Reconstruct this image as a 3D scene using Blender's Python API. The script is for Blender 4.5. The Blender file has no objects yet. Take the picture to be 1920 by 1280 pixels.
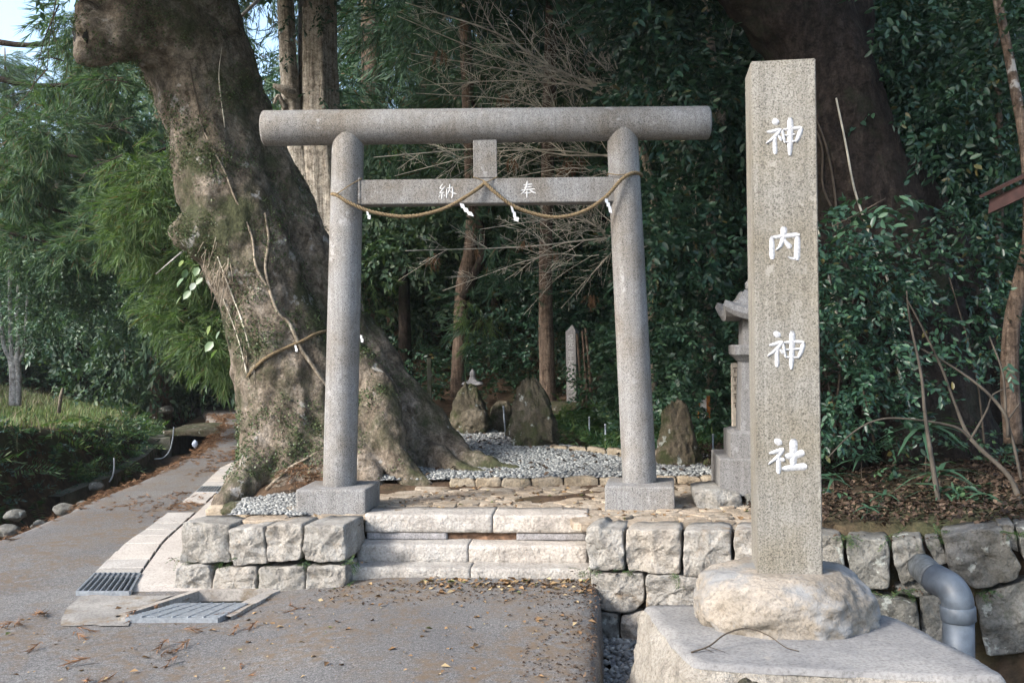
import bpy, bmesh, math, random
import numpy as np
from mathutils import Vector, Matrix, noise
from mathutils.bvhtree import BVHTree

# ------------------------------------------------------------------ camera, sky, sun, exposure
scene = bpy.context.scene
col = scene.collection
random.seed(7)
RNG = np.random.default_rng(7)
PI = math.pi
R = math.radians
FPX, CX, CY = 1867.0, 960.0, 640.0          # focal length and centre of the 1920x1280 frame
CAMZ, ROLL = 1.6, R(-0.8)

cam_d = bpy.data.cameras.new('camera')
cam_d.sensor_width = 36.0
cam_d.lens = 36.0 * FPX / 1920.0
cam_d.clip_start, cam_d.clip_end = 0.1, 1000.0
cam = bpy.data.objects.new('camera', cam_d)
col.objects.link(cam)
CAMROT = Matrix.Rotation(R(90), 3, 'X') @ Matrix.Rotation(ROLL, 3, 'Z')
cam.matrix_world = Matrix.Translation((0, 0, CAMZ)) @ CAMROT.to_4x4()
scene.camera = cam

SUN_EL, SUN_AZ = R(33), math.atan2(-0.80, -0.50)     # the sun stands to the left, a little behind the camera
SUN = Vector((math.sin(SUN_AZ) * math.cos(SUN_EL), math.cos(SUN_AZ) * math.cos(SUN_EL), math.sin(SUN_EL)))
world = bpy.data.worlds.new('World')
scene.world = world
world.use_nodes = True
wn = world.node_tree
wn.nodes.clear()
sky = wn.nodes.new('ShaderNodeTexSky')
sky.sky_type = 'NISHITA'
sky.sun_disc = False
sky.sun_elevation, sky.sun_rotation = SUN_EL, SUN_AZ
sky.air_density, sky.dust_density, sky.ozone_density = 1.0, 2.5, 1.0
bg = wn.nodes.new('ShaderNodeBackground')
bg.inputs['Strength'].default_value = 0.15
wo = wn.nodes.new('ShaderNodeOutputWorld')
wn.links.new(sky.outputs[0], bg.inputs[0])
wn.links.new(bg.outputs[0], wo.inputs[0])

sun_d = bpy.data.lights.new('sun', 'SUN')
sun_d.energy, sun_d.angle, sun_d.color = 1.75, R(10.0), (1.0, 0.985, 0.965)
sun_o = bpy.data.objects.new('sun', sun_d)
sun_o.rotation_euler = (-SUN).to_track_quat('-Z', 'Y').to_euler()
sun_o.location = (-8, -6, 9)
col.objects.link(sun_o)

vs = scene.view_settings
vs.view_transform, vs.look, vs.gamma, vs.exposure, vs.use_curve_mapping = 'Standard', 'None', 1.0, 1.78, False
scene.render.engine = 'CYCLES'
scene.cycles.use_denoising = True
scene.cycles.max_bounces = 6
scene.cycles.diffuse_bounces = 3
scene.cycles.glossy_bounces = 2
scene.cycles.transmission_bounces = 3
scene.cycles.transparent_max_bounces = 4
scene.cycles.caustics_reflective = scene.cycles.caustics_refractive = False

# ------------------------------------------------------------------ places: from a sight line and a distance to a point in the world
def ray(px, py):
    v = CAMROT @ Vector(((px - CX) / FPX, -(py - CY) / FPX, -1.0))
    return v / v.y
def P(px, py, d):
    return Vector((0, 0, CAMZ)) + ray(px, py) * d
def G(px, py, z):
    r = ray(px, py)
    return Vector((0, 0, CAMZ)) + r * ((z - CAMZ) / r.z)
def on_line(px, py, a, b):                        # on the upright plane through a and b (x, y pairs)
    r = ray(px, py)
    ax, ay = a; bx, by = b
    nx, ny = by - ay, -(bx - ax)
    return Vector((0, 0, CAMZ)) + r * ((nx * ax + ny * ay) / (nx * r.x + ny * r.y))

# ------------------------------------------------------------------ objects
def thing(name, label, cat, loc=(0, 0, 0), group=None):
    o = bpy.data.objects.new(name, None)
    col.objects.link(o)
    o.location = loc
    o.empty_display_size = 0.1
    o['label'] = label; o['category'] = cat
    if group: o['group'] = group
    return o
def put(name, me, mat=None, parent=None, label=None, cat=None, group=None, kind=None):
    o = bpy.data.objects.new(name, me)
    col.objects.link(o)
    if mat is not None and not me.materials: me.materials.append(mat)
    if parent is not None:
        o.parent = parent
        w = Vector(parent.location)
        if parent.parent is not None: w = Vector((0, 0, 0)) if parent.type != 'EMPTY' else w
        o.matrix_parent_inverse = Matrix.Translation(-w) if parent.type == 'EMPTY' else Matrix()
    if label: o['label'] = label
    if cat: o['category'] = cat
    if group: o['group'] = group
    if kind: o['kind'] = kind
    return o
def mesh(name, verts, faces, smooth=False):
    me = bpy.data.meshes.new(name)
    me.from_pydata([tuple(v) for v in verts], [], faces)
    me.update()
    if smooth: me.shade_smooth()
    return me
def np_mesh(name, V, F, smooth=False):            # V (n,3), F (m,k) arrays
    me = bpy.data.meshes.new(name)
    V = np.ascontiguousarray(V, dtype=np.float32); F = np.ascontiguousarray(F, dtype=np.int32)
    m, k = F.shape
    me.vertices.add(len(V)); me.vertices.foreach_set('co', V.ravel())
    me.loops.add(m * k); me.loops.foreach_set('vertex_index', F.ravel())
    me.polygons.add(m)
    me.polygons.foreach_set('loop_start', np.arange(0, m * k, k, dtype=np.int32))
    me.polygons.foreach_set('loop_total', np.full(m, k, dtype=np.int32))
    me.update(calc_edges=True)
    if smooth: me.shade_smooth()
    return me
def bm_mesh(name, bm, smooth=False):
    bmesh.ops.recalc_face_normals(bm, faces=bm.faces)
    me = bpy.data.meshes.new(name)
    bm.to_mesh(me); bm.free()
    if smooth: me.shade_smooth()
    return me
def fbm(v, f=1.0, o=4):
    return noise.fractal(Vector(v) * f, 1.0, 2.0, o)

def crom(pts, n):                                 # Catmull-Rom through pts (rows of any width)
    pts = np.array([list(p) for p in pts], float)
    ext = np.vstack([2 * pts[0] - pts[1], pts, 2 * pts[-1] - pts[-2]])
    out = []
    for i in range(len(pts) - 1):
        p0, p1, p2, p3 = ext[i:i + 4]
        for t in np.linspace(0, 1, n, endpoint=False):
            out.append(0.5 * ((2 * p1) + (-p0 + p2) * t + (2 * p0 - 5 * p1 + 4 * p2 - p3) * t * t + (-p0 + 3 * p1 - 3 * p2 + p3) * t ** 3))
    out.append(pts[-1])
    return np.array(out)
def tube_vf(path, radii, seg=8, cap=True, wob=0.0, wf=3.0, flute=None):
    path = np.asarray(path, float); n = len(path)
    T = np.gradient(path, axis=0); T /= np.linalg.norm(T, axis=1)[:, None] + 1e-12
    ref = np.array([0.0, 0, 1]) if abs(T[0][2]) < 0.9 else np.array([1.0, 0, 0])
    N = np.cross(T[0], ref); N /= np.linalg.norm(N)
    V, Fc = [], []
    for i in range(n):
        N = N - T[i] * np.dot(N, T[i]); N /= np.linalg.norm(N) + 1e-12
        B = np.cross(T[i], N)
        for k in range(seg):
            a = 2 * PI * k / seg
            r = radii[i]
            if flute: r *= flute(a, i / max(1, n - 1))
            d = N * math.cos(a) + B * math.sin(a)
            p = path[i] + d * r
            if wob: p = p + d * (wob * r * fbm(p, wf))
            V.append(p)
    for i in range(n - 1):
        for k in range(seg):
            k2 = (k + 1) % seg
            Fc.append((i * seg + k, i * seg + k2, (i + 1) * seg + k2, (i + 1) * seg + k))
    if cap:
        Fc.append(tuple(range(seg - 1, -1, -1)))
        Fc.append(tuple((n - 1) * seg + k for k in range(seg)))
    return V, Fc
def tube(name, path, radii, seg=8, smooth=True, **k):
    V, Fc = tube_vf(path, radii, seg, **k)
    return mesh(name, V, Fc, smooth)
def merge(parts):
    V, Fc = [], []
    for v, f in parts:
        o = len(V); V += list(v); Fc += [tuple(i + o for i in q) for q in f]
    return V, Fc
def box_mesh(name, lo, hi, bev=0.006, seg=2, rot=0.0, rough=0.0, cuts=0):
    bm = bmesh.new()
    c = [(a + b) / 2 for a, b in zip(lo, hi)]; s = [b - a for a, b in zip(lo, hi)]
    bmesh.ops.create_cube(bm, size=1)
    for v in bm.verts: v.co = Vector((v.co.x * s[0], v.co.y * s[1], v.co.z * s[2]))
    if bev: bmesh.ops.bevel(bm, geom=list(bm.edges), offset=bev, segments=seg, affect='EDGES', profile=0.6)
    if cuts: bmesh.ops.subdivide_edges(bm, edges=[e for e in bm.edges if e.calc_length() > 0.05], cuts=cuts, use_grid_fill=True)
    M = Matrix.Rotation(rot, 3, 'Z')
    for v in bm.verts:
        v.co = M @ v.co + Vector(c)
        if rough: v.co += Vector((fbm(v.co, 9), fbm(v.co + Vector((5, 3, 1)), 9), fbm(v.co + Vector((1, 7, 4)), 9))) * rough
    return bm_mesh(name, bm)

# ------------------------------------------------------------------ procedural materials
def new_mat(name):
    m = bpy.data.materials.new(name); m.use_nodes = True
    nt = m.node_tree
    b = nt.nodes['Principled BSDF']
    return m, nt, b
def N_(nt, t, **kw):
    n = nt.nodes.new(t)
    for k, v in kw.items():
        if k in n.inputs: n.inputs[k].default_value = v
        else: setattr(n, k, v)
    return n
def coords(nt, scale=(1, 1, 1)):
    g = nt.nodes.new('ShaderNodeNewGeometry')
    mp = nt.nodes.new('ShaderNodeMapping'); mp.inputs['Scale'].default_value = scale
    nt.links.new(g.outputs['Position'], mp.inputs['Vector'])
    return mp.outputs['Vector']
def ramp(nt, fac, stops):
    r = nt.nodes.new('ShaderNodeValToRGB')
    e = r.color_ramp.elements
    while len(e) > 1: e.remove(e[-1])
    for i, (p, c) in enumerate(stops):
        if i == 0: el = e[0]; el.position = p
        else: el = e.new(p)
        el.color = (*c, 1) if len(c) == 3 else c
    nt.links.new(fac, r.inputs[0])
    return r.outputs[0]
def mix(nt, fac, a, b, mode='MIX'):
    m = nt.nodes.new('ShaderNodeMix'); m.data_type = 'RGBA'; m.blend_type = mode
    for sock, v in ((m.inputs[0], fac), (m.inputs[6], a), (m.inputs[7], b)):
        if hasattr(v, 'links'): nt.links.new(v, sock)
        elif isinstance(v, (int, float)): sock.default_value = v
        else: sock.default_value = (*v, 1)
    return m.outputs[2]
def nz(nt, vec, scale, detail=4, rough=0.55, dist=0.0):
    n = nt.nodes.new('ShaderNodeTexNoise')
    n.inputs['Scale'].default_value = scale; n.inputs['Detail'].default_value = detail
    n.inputs['Roughness'].default_value = rough; n.inputs['Distortion'].default_value = dist
    nt.links.new(vec, n.inputs['Vector'])
    return n.outputs[0]
def bump(nt, b, h, dist, strength=1.0, prev=None):
    n = nt.nodes.new('ShaderNodeBump')
    n.inputs['Distance'].default_value = dist; n.inputs['Strength'].default_value = strength
    nt.links.new(h, n.inputs['Height'])
    if prev is not None: nt.links.new(prev, n.inputs['Normal'])
    nt.links.new(n.outputs[0], b.inputs['Normal'])
    return n.outputs[0]
def island(nt):
    g = nt.nodes.new('ShaderNodeNewGeometry')
    return g.outputs['Random Per Island']
def oinfo(nt):
    return nt.nodes.new('ShaderNodeObjectInfo').outputs['Random']

def granite(name, light, mid, dark, warm, spk=220, rough=0.85, stain=0.45, spread=1.0, streak=0.3):
    m, nt, b = new_mat(name)
    v = coords(nt)
    grain = nz(nt, v, spk, 3, 0.7)
    base = ramp(nt, grain, [(0.5 - .17 * spread, dark), (0.5 - .04 * spread, mid), (0.5 + .12 * spread, light)])
    vo = N_(nt, 'ShaderNodeTexVoronoi', Scale=spk * 0.55); nt.links.new(v, vo.inputs['Vector'])
    pep = ramp(nt, vo.outputs['Distance'], [(0.10, (1, 1, 1)), (0.22, (0, 0, 0))])
    pick = ramp(nt, nz(nt, v, spk * .4, 2), [(0.5, (0, 0, 0)), (0.58, (1, 1, 1))])
    pm = mix(nt, 1.0, pep, pick, 'MULTIPLY')
    c = mix(nt, pm, base, dark)
    big = ramp(nt, nz(nt, v, 2.3, 5, 0.65), [(0.40, (0, 0, 0)), (0.68, (1, 1, 1))])
    c2 = mix(nt, stain, c, warm, 'MULTIPLY')
    c = mix(nt, big, c, c2)
    blot = ramp(nt, nz(nt, v, 9.0, 4, 0.6), [(0.60, (0, 0, 0)), (0.72, (1, 1, 1))])
    c = mix(nt, mix(nt, 1.0, blot, (0.45, 0.45, 0.45), 'MULTIPLY'), c, light)
    sk = ramp(nt, nz(nt, coords(nt, (34, 34, 1.6)), 1.0, 5, 0.6), [(0.42, (0.45, 0.43, 0.40)), (0.60, (1.06, 1.06, 1.06))])
    c = mix(nt, streak, c, sk, 'MULTIPLY')
    pits = ramp(nt, nz(nt, v, 31, 3, 0.6), [(0.66, (1, 1, 1)), (0.72, (0.5, 0.48, 0.46))])
    c = mix(nt, 0.8, c, pits, 'MULTIPLY')
    lich = ramp(nt, nz(nt, v, 6.5, 6, 0.7), [(0.62, (0, 0, 0)), (0.66, (0.6, 0.6, 0.6))])
    c = mix(nt, lich, c, tuple(min(1, x * 1.12) for x in light))
    nt.links.new(c, b.inputs['Base Color'])
    b.inputs['Roughness'].default_value = rough
    b.inputs['Specular IOR Level'].default_value = 0.3
    bump(nt, b, grain, 0.002, 0.8)
    return m
def rockmat(name, cols, moss=(0.06, 0.07, 0.03), moss_at=0.62, scale=5, bumpd=0.02, lichen=0.0, rough=0.9, topmoss=0.0):
    m, nt, b = new_mat(name)
    v = coords(nt)
    n1 = nz(nt, v, scale, 6, 0.65, 0.4)
    c = ramp(nt, n1, [(0.30, cols[0]), (0.48, cols[1]), (0.66, cols[2])])
    tint = ramp(nt, oinfo(nt), [(0, (0.86, 0.84, 0.80)), (0.5, (1, 0.98, 0.95)), (1, (1.1, 1.03, 0.95))])
    c = mix(nt, 1.0, c, tint, 'MULTIPLY')
    fine = nz(nt, v, 60, 4, 0.7)
    c = mix(nt, 0.75, c, ramp(nt, fine, [(0.32, (0.45, 0.44, 0.42)), (0.55, (1, 1, 1))]), 'MULTIPLY')
    mo = ramp(nt, nz(nt, v, 3.1, 5, 0.7), [(moss_at, (0, 0, 0)), (moss_at + 0.12, (1, 1, 1))])
    c = mix(nt, mo, c, moss)
    if lichen:
        li = ramp(nt, nz(nt, v, 8.5, 5, 0.6), [(0.66 - lichen * .1, (0, 0, 0)), (0.70 - lichen * .1, (1, 1, 1))])
        c = mix(nt, mix(nt, 1.0, li, (0.8, 0.8, 0.8), 'MULTIPLY'), c, (0.42, 0.44, 0.40))
    nt.links.new(c, b.inputs['Base Color'])
    b.inputs['Roughness'].default_value = rough
    b.inputs['Specular IOR Level'].default_value = 0.25
    p = bump(nt, b, nz(nt, v, scale * 4.5, 6, 0.6, 0.5), bumpd, 0.9)
    p = bump(nt, b, nz(nt, v, scale * 11, 5, 0.65, 0.8), bumpd * 0.5, 1.0, p)
    bump(nt, b, fine, bumpd * 0.2, 1.0, p)
    return m
def flat(name, c, rough=0.6, metal=0.0, var=0.12, scale=20, bd=0.0, spec=0.4):
    m, nt, b = new_mat(name)
    v = coords(nt)
    n = nz(nt, v, scale, 5, 0.6)
    lo = tuple(x * (1 - var * 2) for x in c); hi = tuple(min(1, x * (1 + var)) for x in c)
    nt.links.new(ramp(nt, n, [(0.3, lo), (0.65, hi)]), b.inputs['Base Color'])
    b.inputs['Roughness'].default_value = rough; b.inputs['Metallic'].default_value = metal
    b.inputs['Specular IOR Level'].default_value = spec
    if bd: bump(nt, b, n, bd, 0.8)
    return m
def leafmat(name, c1, c2, c3=None, rough=0.4, spec=0.5, trans=0.18, dead=None, dead_p=0.0):
    m, nt, b = new_mat(name)
    r = island(nt)
    stops = [(0.0, c1), (0.6, c2), (0.97, c3 or c2)]
    if dead: stops = [(0.0, c1), (0.55, c2), (1 - dead_p - 0.02, c3 or c2), (1 - dead_p, dead)]
    c = ramp(nt, r, stops)
    tint = ramp(nt, oinfo(nt), [(0, (0.8, 0.85, 0.85)), (1, (1.12, 1.08, 1.0))])
    c = mix(nt, 1.0, c, tint, 'MULTIPLY')
    nt.links.new(c, b.inputs['Base Color'])
    b.inputs['Roughness'].default_value = rough; b.inputs['Specular IOR Level'].default_value = spec
    if trans:
        tr = nt.nodes.new('ShaderNodeBsdfTranslucent')
        nt.links.new(mix(nt, 1.0, c, (1.5, 1.7, 0.7), 'MULTIPLY'), tr.inputs[0])
        ms = nt.nodes.new('ShaderNodeMixShader'); ms.inputs[0].default_value = trans
        nt.links.new(b.outputs[0], ms.inputs[1]); nt.links.new(tr.outputs[0], ms.inputs[2])
        nt.links.new(ms.outputs[0], nt.nodes['Material Output'].inputs[0])
    return m
def barkmat(name, cols, stretch=(9, 9, 1.6), bumpd=0.03, moss=None, moss_at=0.6, lichen=None, lich_at=0.68, rough=0.95, patch=1.3):
    m, nt, b = new_mat(name)
    v = coords(nt, stretch); w = coords(nt)
    n1 = nz(nt, v, 1.6, 8, 0.68, 0.6)
    c = ramp(nt, n1, [(0.32, cols[0]), (0.5, cols[1]), (0.68, cols[2])])
    fine = nz(nt, w, 55, 4, 0.7)
    c = mix(nt, 0.9, c, ramp(nt, nz(nt, w, 13, 6, 0.7, 0.8), [(0.36, (0.38, 0.36, 0.33)), (0.52, (1, 1, 1)), (0.66, (1.45, 1.42, 1.36))]), 'MULTIPLY')
    c = mix(nt, 0.8, c, ramp(nt, fine, [(0.3, (0.4, 0.38, 0.36)), (0.6, (1.1, 1.1, 1.1))]), 'MULTIPLY')
    if moss:
        mo = ramp(nt, nz(nt, w, patch, 7, 0.72), [(moss_at - .06, (0, 0, 0)), (moss_at + .06, (1, 1, 1))])
        mc = mix(nt, ramp(nt, nz(nt, w, 40, 3), [(.35, (0, 0, 0)), (.65, (1, 1, 1))]), tuple(x * .55 for x in moss), moss)
        c = mix(nt, mo, c, mc)
    if lichen:
        li = ramp(nt, nz(nt, w, 4.2, 6, 0.65), [(lich_at - .02, (0, 0, 0)), (lich_at + .02, (1, 1, 1))])
        c = mix(nt, mix(nt, 1.0, li, (.75, .75, .75), 'MULTIPLY'), c, lichen)
    nt.links.new(c, b.inputs['Base Color'])
    b.inputs['Roughness'].default_value = rough; b.inputs['Specular IOR Level'].default_value = 0.2
    p = bump(nt, b, n1, bumpd, 1.0)
    bump(nt, b, nz(nt, w, 24, 7, 0.7), bumpd * 0.7, 1.0, p)
    return m

M = {}
M['torii'] = granite('torii_granite', (0.31, 0.307, 0.30), (0.205, 0.202, 0.198), (0.065, 0.065, 0.065), (0.70, 0.61, 0.50), 140, stain=0.85, streak=0.28)
M['post'] = granite('post_granite', (0.285, 0.272, 0.24), (0.19, 0.181, 0.158), (0.072, 0.068, 0.059), (0.8, 0.72, 0.56), 125, stain=0.6, streak=0.35)
M['lantern'] = granite('lantern_granite', (0.26, 0.255, 0.248), (0.19, 0.186, 0.18), (0.09, 0.088, 0.085), (0.72, 0.66, 0.6), 120)
M['greystone'] = granite('grey_granite', (0.34, 0.33, 0.33), (0.26, 0.25, 0.25), (0.14, 0.14, 0.14), (0.75, 0.72, 0.68), 90)
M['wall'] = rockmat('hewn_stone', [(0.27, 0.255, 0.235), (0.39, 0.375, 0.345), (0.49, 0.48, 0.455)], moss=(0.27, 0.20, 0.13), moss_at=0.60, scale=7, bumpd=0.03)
M['step'] = rockmat('step_stone', [(0.31, 0.295, 0.275), (0.43, 0.41, 0.385), (0.52, 0.505, 0.48)], moss=(0.24, 0.19, 0.13), moss_at=0.70, scale=5, bumpd=0.022)
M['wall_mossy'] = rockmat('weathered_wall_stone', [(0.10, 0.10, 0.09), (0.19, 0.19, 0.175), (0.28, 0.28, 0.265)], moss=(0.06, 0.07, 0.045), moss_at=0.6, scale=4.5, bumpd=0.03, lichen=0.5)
M['boulder'] = rockmat('boulder_stone', [(0.15, 0.132, 0.106), (0.25, 0.222, 0.184), (0.335, 0.305, 0.265)], moss=(0.205, 0.205, 0.20), moss_at=0.47, scale=3.6, bumpd=0.014)
M['stand'] = rockmat('standing_stone', [(0.055, 0.05, 0.036), (0.115, 0.1, 0.072), (0.20, 0.175, 0.135)], moss=(0.055, 0.062, 0.026), moss_at=0.46, scale=4.5, bumpd=0.04, lichen=0.4)
M['pave'] = rockmat('paving_stone', [(0.24, 0.20, 0.15), (0.36, 0.305, 0.24), (0.46, 0.41, 0.345)], moss=(0.16, 0.12, 0.08), moss_at=0.57, scale=6, bumpd=0.02)
M['kerb'] = rockmat('kerb_stone', [(0.20, 0.165, 0.12), (0.32, 0.27, 0.20), (0.42, 0.37, 0.30)], moss=(0.16, 0.14, 0.08), moss_at=0.6, scale=5, bumpd=0.02)
M['concrete'] = rockmat('concrete', [(0.34, 0.325, 0.31), (0.41, 0.395, 0.375), (0.47, 0.455, 0.435)], moss=(0.26, 0.225, 0.18), moss_at=0.66, scale=2.5, bumpd=0.003)
M['pad'] = rockmat('pad_concrete', [(0.16, 0.16, 0.165), (0.215, 0.215, 0.215), (0.275, 0.272, 0.265)], moss=(0.32, 0.29, 0.25), moss_at=0.66, scale=2.6, bumpd=0.006)
M['patch'] = rockmat('worn_concrete', [(0.22, 0.21, 0.20), (0.29, 0.28, 0.265), (0.36, 0.35, 0.33)], moss=(0.17, 0.13, 0.085), moss_at=0.52, scale=4, bumpd=0.004)
M['padside'] = rockmat('pad_side_stone', [(0.30, 0.28, 0.25), (0.45, 0.42, 0.37), (0.54, 0.51, 0.46)], moss=(0.2, 0.17, 0.11), moss_at=0.7, scale=7, bumpd=0.045)
M['darkconc'] = rockmat('old_concrete', [(0.06, 0.065, 0.055), (0.11, 0.11, 0.095), (0.17, 0.165, 0.145)], moss=(0.05, 0.06, 0.03), moss_at=0.5, scale=3, bumpd=0.01)
M['white'] = flat('white_paint', (0.41, 0.415, 0.425), 0.8, var=0.2, scale=90, bd=0.002)
M['char'] = flat('worn_white_paint', (0.50, 0.495, 0.485), 0.8, var=0.12, scale=120)
M['paper'] = flat('white_paper', (0.78, 0.78, 0.77), 0.8, var=0.03)
M['rope'] = flat('straw_rope', (0.19, 0.138, 0.075), 0.9, var=0.5, scale=180, bd=0.003)
M['pvc'] = flat('grey_pipe_plastic', (0.085, 0.103, 0.125), 0.52, var=0.2, scale=9, spec=0.5)
M['pvcdirt'] = flat('dirty_pipe_plastic', (0.16, 0.175, 0.18), 0.5, var=0.3, scale=30)
M['steel'] = flat('galvanised_steel', (0.22, 0.25, 0.28), 0.45, metal=0.55, var=0.15, scale=40)
M['steelbar'] = flat('worn_steel_bar', (0.36, 0.39, 0.42), 0.4, metal=0.6, var=0.15, scale=40)
M['black'] = flat('recess_shade', (0.015, 0.015, 0.014), 0.95, var=0.3)  # near-black colour stands for the shade inside drains and recesses
M['orange'] = flat('orange_wood', (0.42, 0.155, 0.03), 0.6, var=0.2, scale=30)
M['rust'] = flat('red_brown_metal', (0.042, 0.021, 0.019), 0.6, var=0.25, scale=12)
M['wood'] = flat('weathered_wood', (0.20, 0.17, 0.13), 0.9, var=0.3, scale=25)
M['hose'] = flat('grey_hose', (0.30, 0.33, 0.36), 0.5)
M['bag'] = flat('white_blue_plastic', (0.55, 0.62, 0.75), 0.4)
M['soil'] = flat('dark_soil', (0.075, 0.052, 0.035), 0.98, var=0.5, scale=7, bd=0.03)
M['redsoil'] = flat('reddish_soil', (0.22, 0.13, 0.08), 0.98, var=0.3, scale=25, bd=0.02)
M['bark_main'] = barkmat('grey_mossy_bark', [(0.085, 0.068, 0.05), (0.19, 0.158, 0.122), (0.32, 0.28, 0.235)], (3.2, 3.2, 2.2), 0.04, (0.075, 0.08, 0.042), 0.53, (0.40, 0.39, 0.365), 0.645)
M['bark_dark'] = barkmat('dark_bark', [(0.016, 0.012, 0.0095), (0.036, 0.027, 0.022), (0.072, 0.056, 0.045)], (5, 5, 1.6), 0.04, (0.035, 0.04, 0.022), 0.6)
M['bark_cedar'] = barkmat('pale_striped_bark', [(0.24, 0.20, 0.16), (0.45, 0.405, 0.345), (0.62, 0.58, 0.52)], (26, 26, 1.1), 0.03, (0.22, 0.16, 0.08), 0.66)
M['bark_brown'] = barkmat('brown_cedar_bark', [(0.075, 0.052, 0.038), (0.145, 0.105, 0.078), (0.23, 0.18, 0.14)], (22, 22, 1.5), 0.02, lichen=(0.40, 0.39, 0.36), lich_at=0.66)
M['bark_pale'] = barkmat('pale_thin_bark', [(0.15, 0.12, 0.085), (0.30, 0.25, 0.19), (0.44, 0.40, 0.33)], (10, 10, 3), 0.008)
M['bark_white'] = barkmat('whitish_bark', [(0.22, 0.21, 0.20), (0.40, 0.39, 0.37), (0.56, 0.55, 0.52)], (8, 8, 4), 0.006)
M['twig'] = flat('bare_twig', (0.55, 0.50, 0.40), 0.9, var=0.3, scale=8)
M['twig_mid'] = flat('shaded_stem', (0.055, 0.046, 0.035), 0.9, var=0.3, scale=8)
M['twig_dark'] = flat('dark_twig', (0.075, 0.058, 0.042), 0.9, var=0.3, scale=8)
M['leaf_gloss'] = leafmat('glossy_leaf', (0.017, 0.044, 0.030), (0.030, 0.074, 0.046), (0.055, 0.118, 0.062), 0.40, 0.5, 0.16, (0.12, 0.10, 0.035), 0.012)
M['leaf_mid'] = leafmat('broad_leaf', (0.026, 0.060, 0.040), (0.048, 0.102, 0.062), (0.085, 0.15, 0.078), 0.42, 0.45, 0.2)
M['leaf_ivy'] = leafmat('ivy_leaf', (0.035, 0.055, 0.022), (0.07, 0.105, 0.040), (0.14, 0.17, 0.08), 0.45, 0.4, 0.12)
M['cedar'] = leafmat('cedar_needles', (0.022, 0.050, 0.034), (0.036, 0.078, 0.048), (0.062, 0.112, 0.056), 0.6, 0.25, 0.2, (0.11, 0.06, 0.03), 0.03)
M['cedar_lit'] = leafmat('lit_cedar_needles', (0.06, 0.105, 0.042), (0.105, 0.165, 0.065), (0.16, 0.21, 0.085), 0.6, 0.25, 0.3, (0.15, 0.10, 0.06), 0.04)  # cedar copy with the light on the boughs put into the colour
M['cedar_skylit'] = leafmat('skylit_cedar_needles', (0.042, 0.085, 0.055), (0.072, 0.130, 0.078), (0.115, 0.17, 0.085), 0.6, 0.25, 0.25, (0.12, 0.08, 0.05), 0.04)  # cedar colour lightened for the open sky light on the left
M['leaf_skylit'] = leafmat('skylit_leaf', (0.045, 0.09, 0.06), (0.085, 0.15, 0.095), (0.15, 0.21, 0.13), 0.42, 0.45, 0.25)  # lighter leaf copy, skylight on the left side put into the colour
M['hill_leaf'] = leafmat('hill_leaf', (0.028, 0.06, 0.04), (0.050, 0.095, 0.058), (0.09, 0.135, 0.07), 0.5, 0.35, 0.2)
M['fern'] = leafmat('fern_green', (0.03, 0.07, 0.025), (0.055, 0.115, 0.04), (0.12, 0.16, 0.05), 0.5, 0.35, 0.25)
M['grass'] = leafmat('grass_green', (0.08, 0.14, 0.05), (0.14, 0.21, 0.085), (0.27, 0.25, 0.13), 0.6, 0.25, 0.2)
M['litter'] = leafmat('fallen_leaf', (0.024, 0.015, 0.010), (0.058, 0.035, 0.023), (0.14, 0.095, 0.066), 0.75, 0.25, 0.0)
M['litter_pale'] = leafmat('dry_leaf', (0.16, 0.09, 0.045), (0.30, 0.185, 0.095), (0.42, 0.33, 0.19), 0.75, 0.25, 0.0, (0.15, 0.17, 0.06), 0.08)
M['needle_litter'] = leafmat('dead_cedar_litter', (0.13, 0.065, 0.035), (0.22, 0.12, 0.065), (0.30, 0.18, 0.11), 0.85, 0.2, 0.0)
M['pebble'] = leafmat('pebble', (0.125, 0.125, 0.126), (0.24, 0.238, 0.235), (0.43, 0.42, 0.40), 0.8, 0.3, 0.0)

def asphalt_mat():
    m, nt, b = new_mat('asphalt')
    v = coords(nt)
    agg = nz(nt, v, 120, 4, 0.85)
    c = ramp(nt, agg, [(0.34, (0.038, 0.037, 0.036)), (0.5, (0.125, 0.121, 0.116)), (0.66, (0.285, 0.278, 0.268))])
    c = mix(nt, 0.75, c, ramp(nt, nz(nt, v, 42, 4, 0.8), [(0.36, (0.62, 0.62, 0.63)), (0.5, (1, 1, 1)), (0.64, (1.5, 1.49, 1.46))]), 'MULTIPLY')
    broad = ramp(nt, nz(nt, v, 0.55, 5, 0.6), [(0.36, (0.80, 0.80, 0.82)), (0.66, (1.18, 1.17, 1.14))])
    c = mix(nt, 1.0, c, broad, 'MULTIPLY')
    d1 = ramp(nt, nz(nt, v, 1.5, 7, 0.72, 0.5), [(0.41, (0, 0, 0)), (0.57, (1, 1, 1))])
    d2 = ramp(nt, nz(nt, v, 14, 5, 0.7), [(0.40, (0, 0, 0)), (0.60, (1, 1, 1))])
    dirt = mix(nt, 1.0, d1, d2, 'MULTIPLY')
    dirt = mix(nt, 1.0, dirt, (0.85, 0.85, 0.85), 'MULTIPLY')
    c = mix(nt, dirt, c, (0.135, 0.095, 0.058))
    nt.links.new(c, b.inputs['Base Color'])
    b.inputs['Roughness'].default_value = 0.85; b.inputs['Specular IOR Level'].default_value = 0.35
    bump(nt, b, agg, 0.004, 0.9)
    return m
M['asphalt'] = asphalt_mat()
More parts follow.
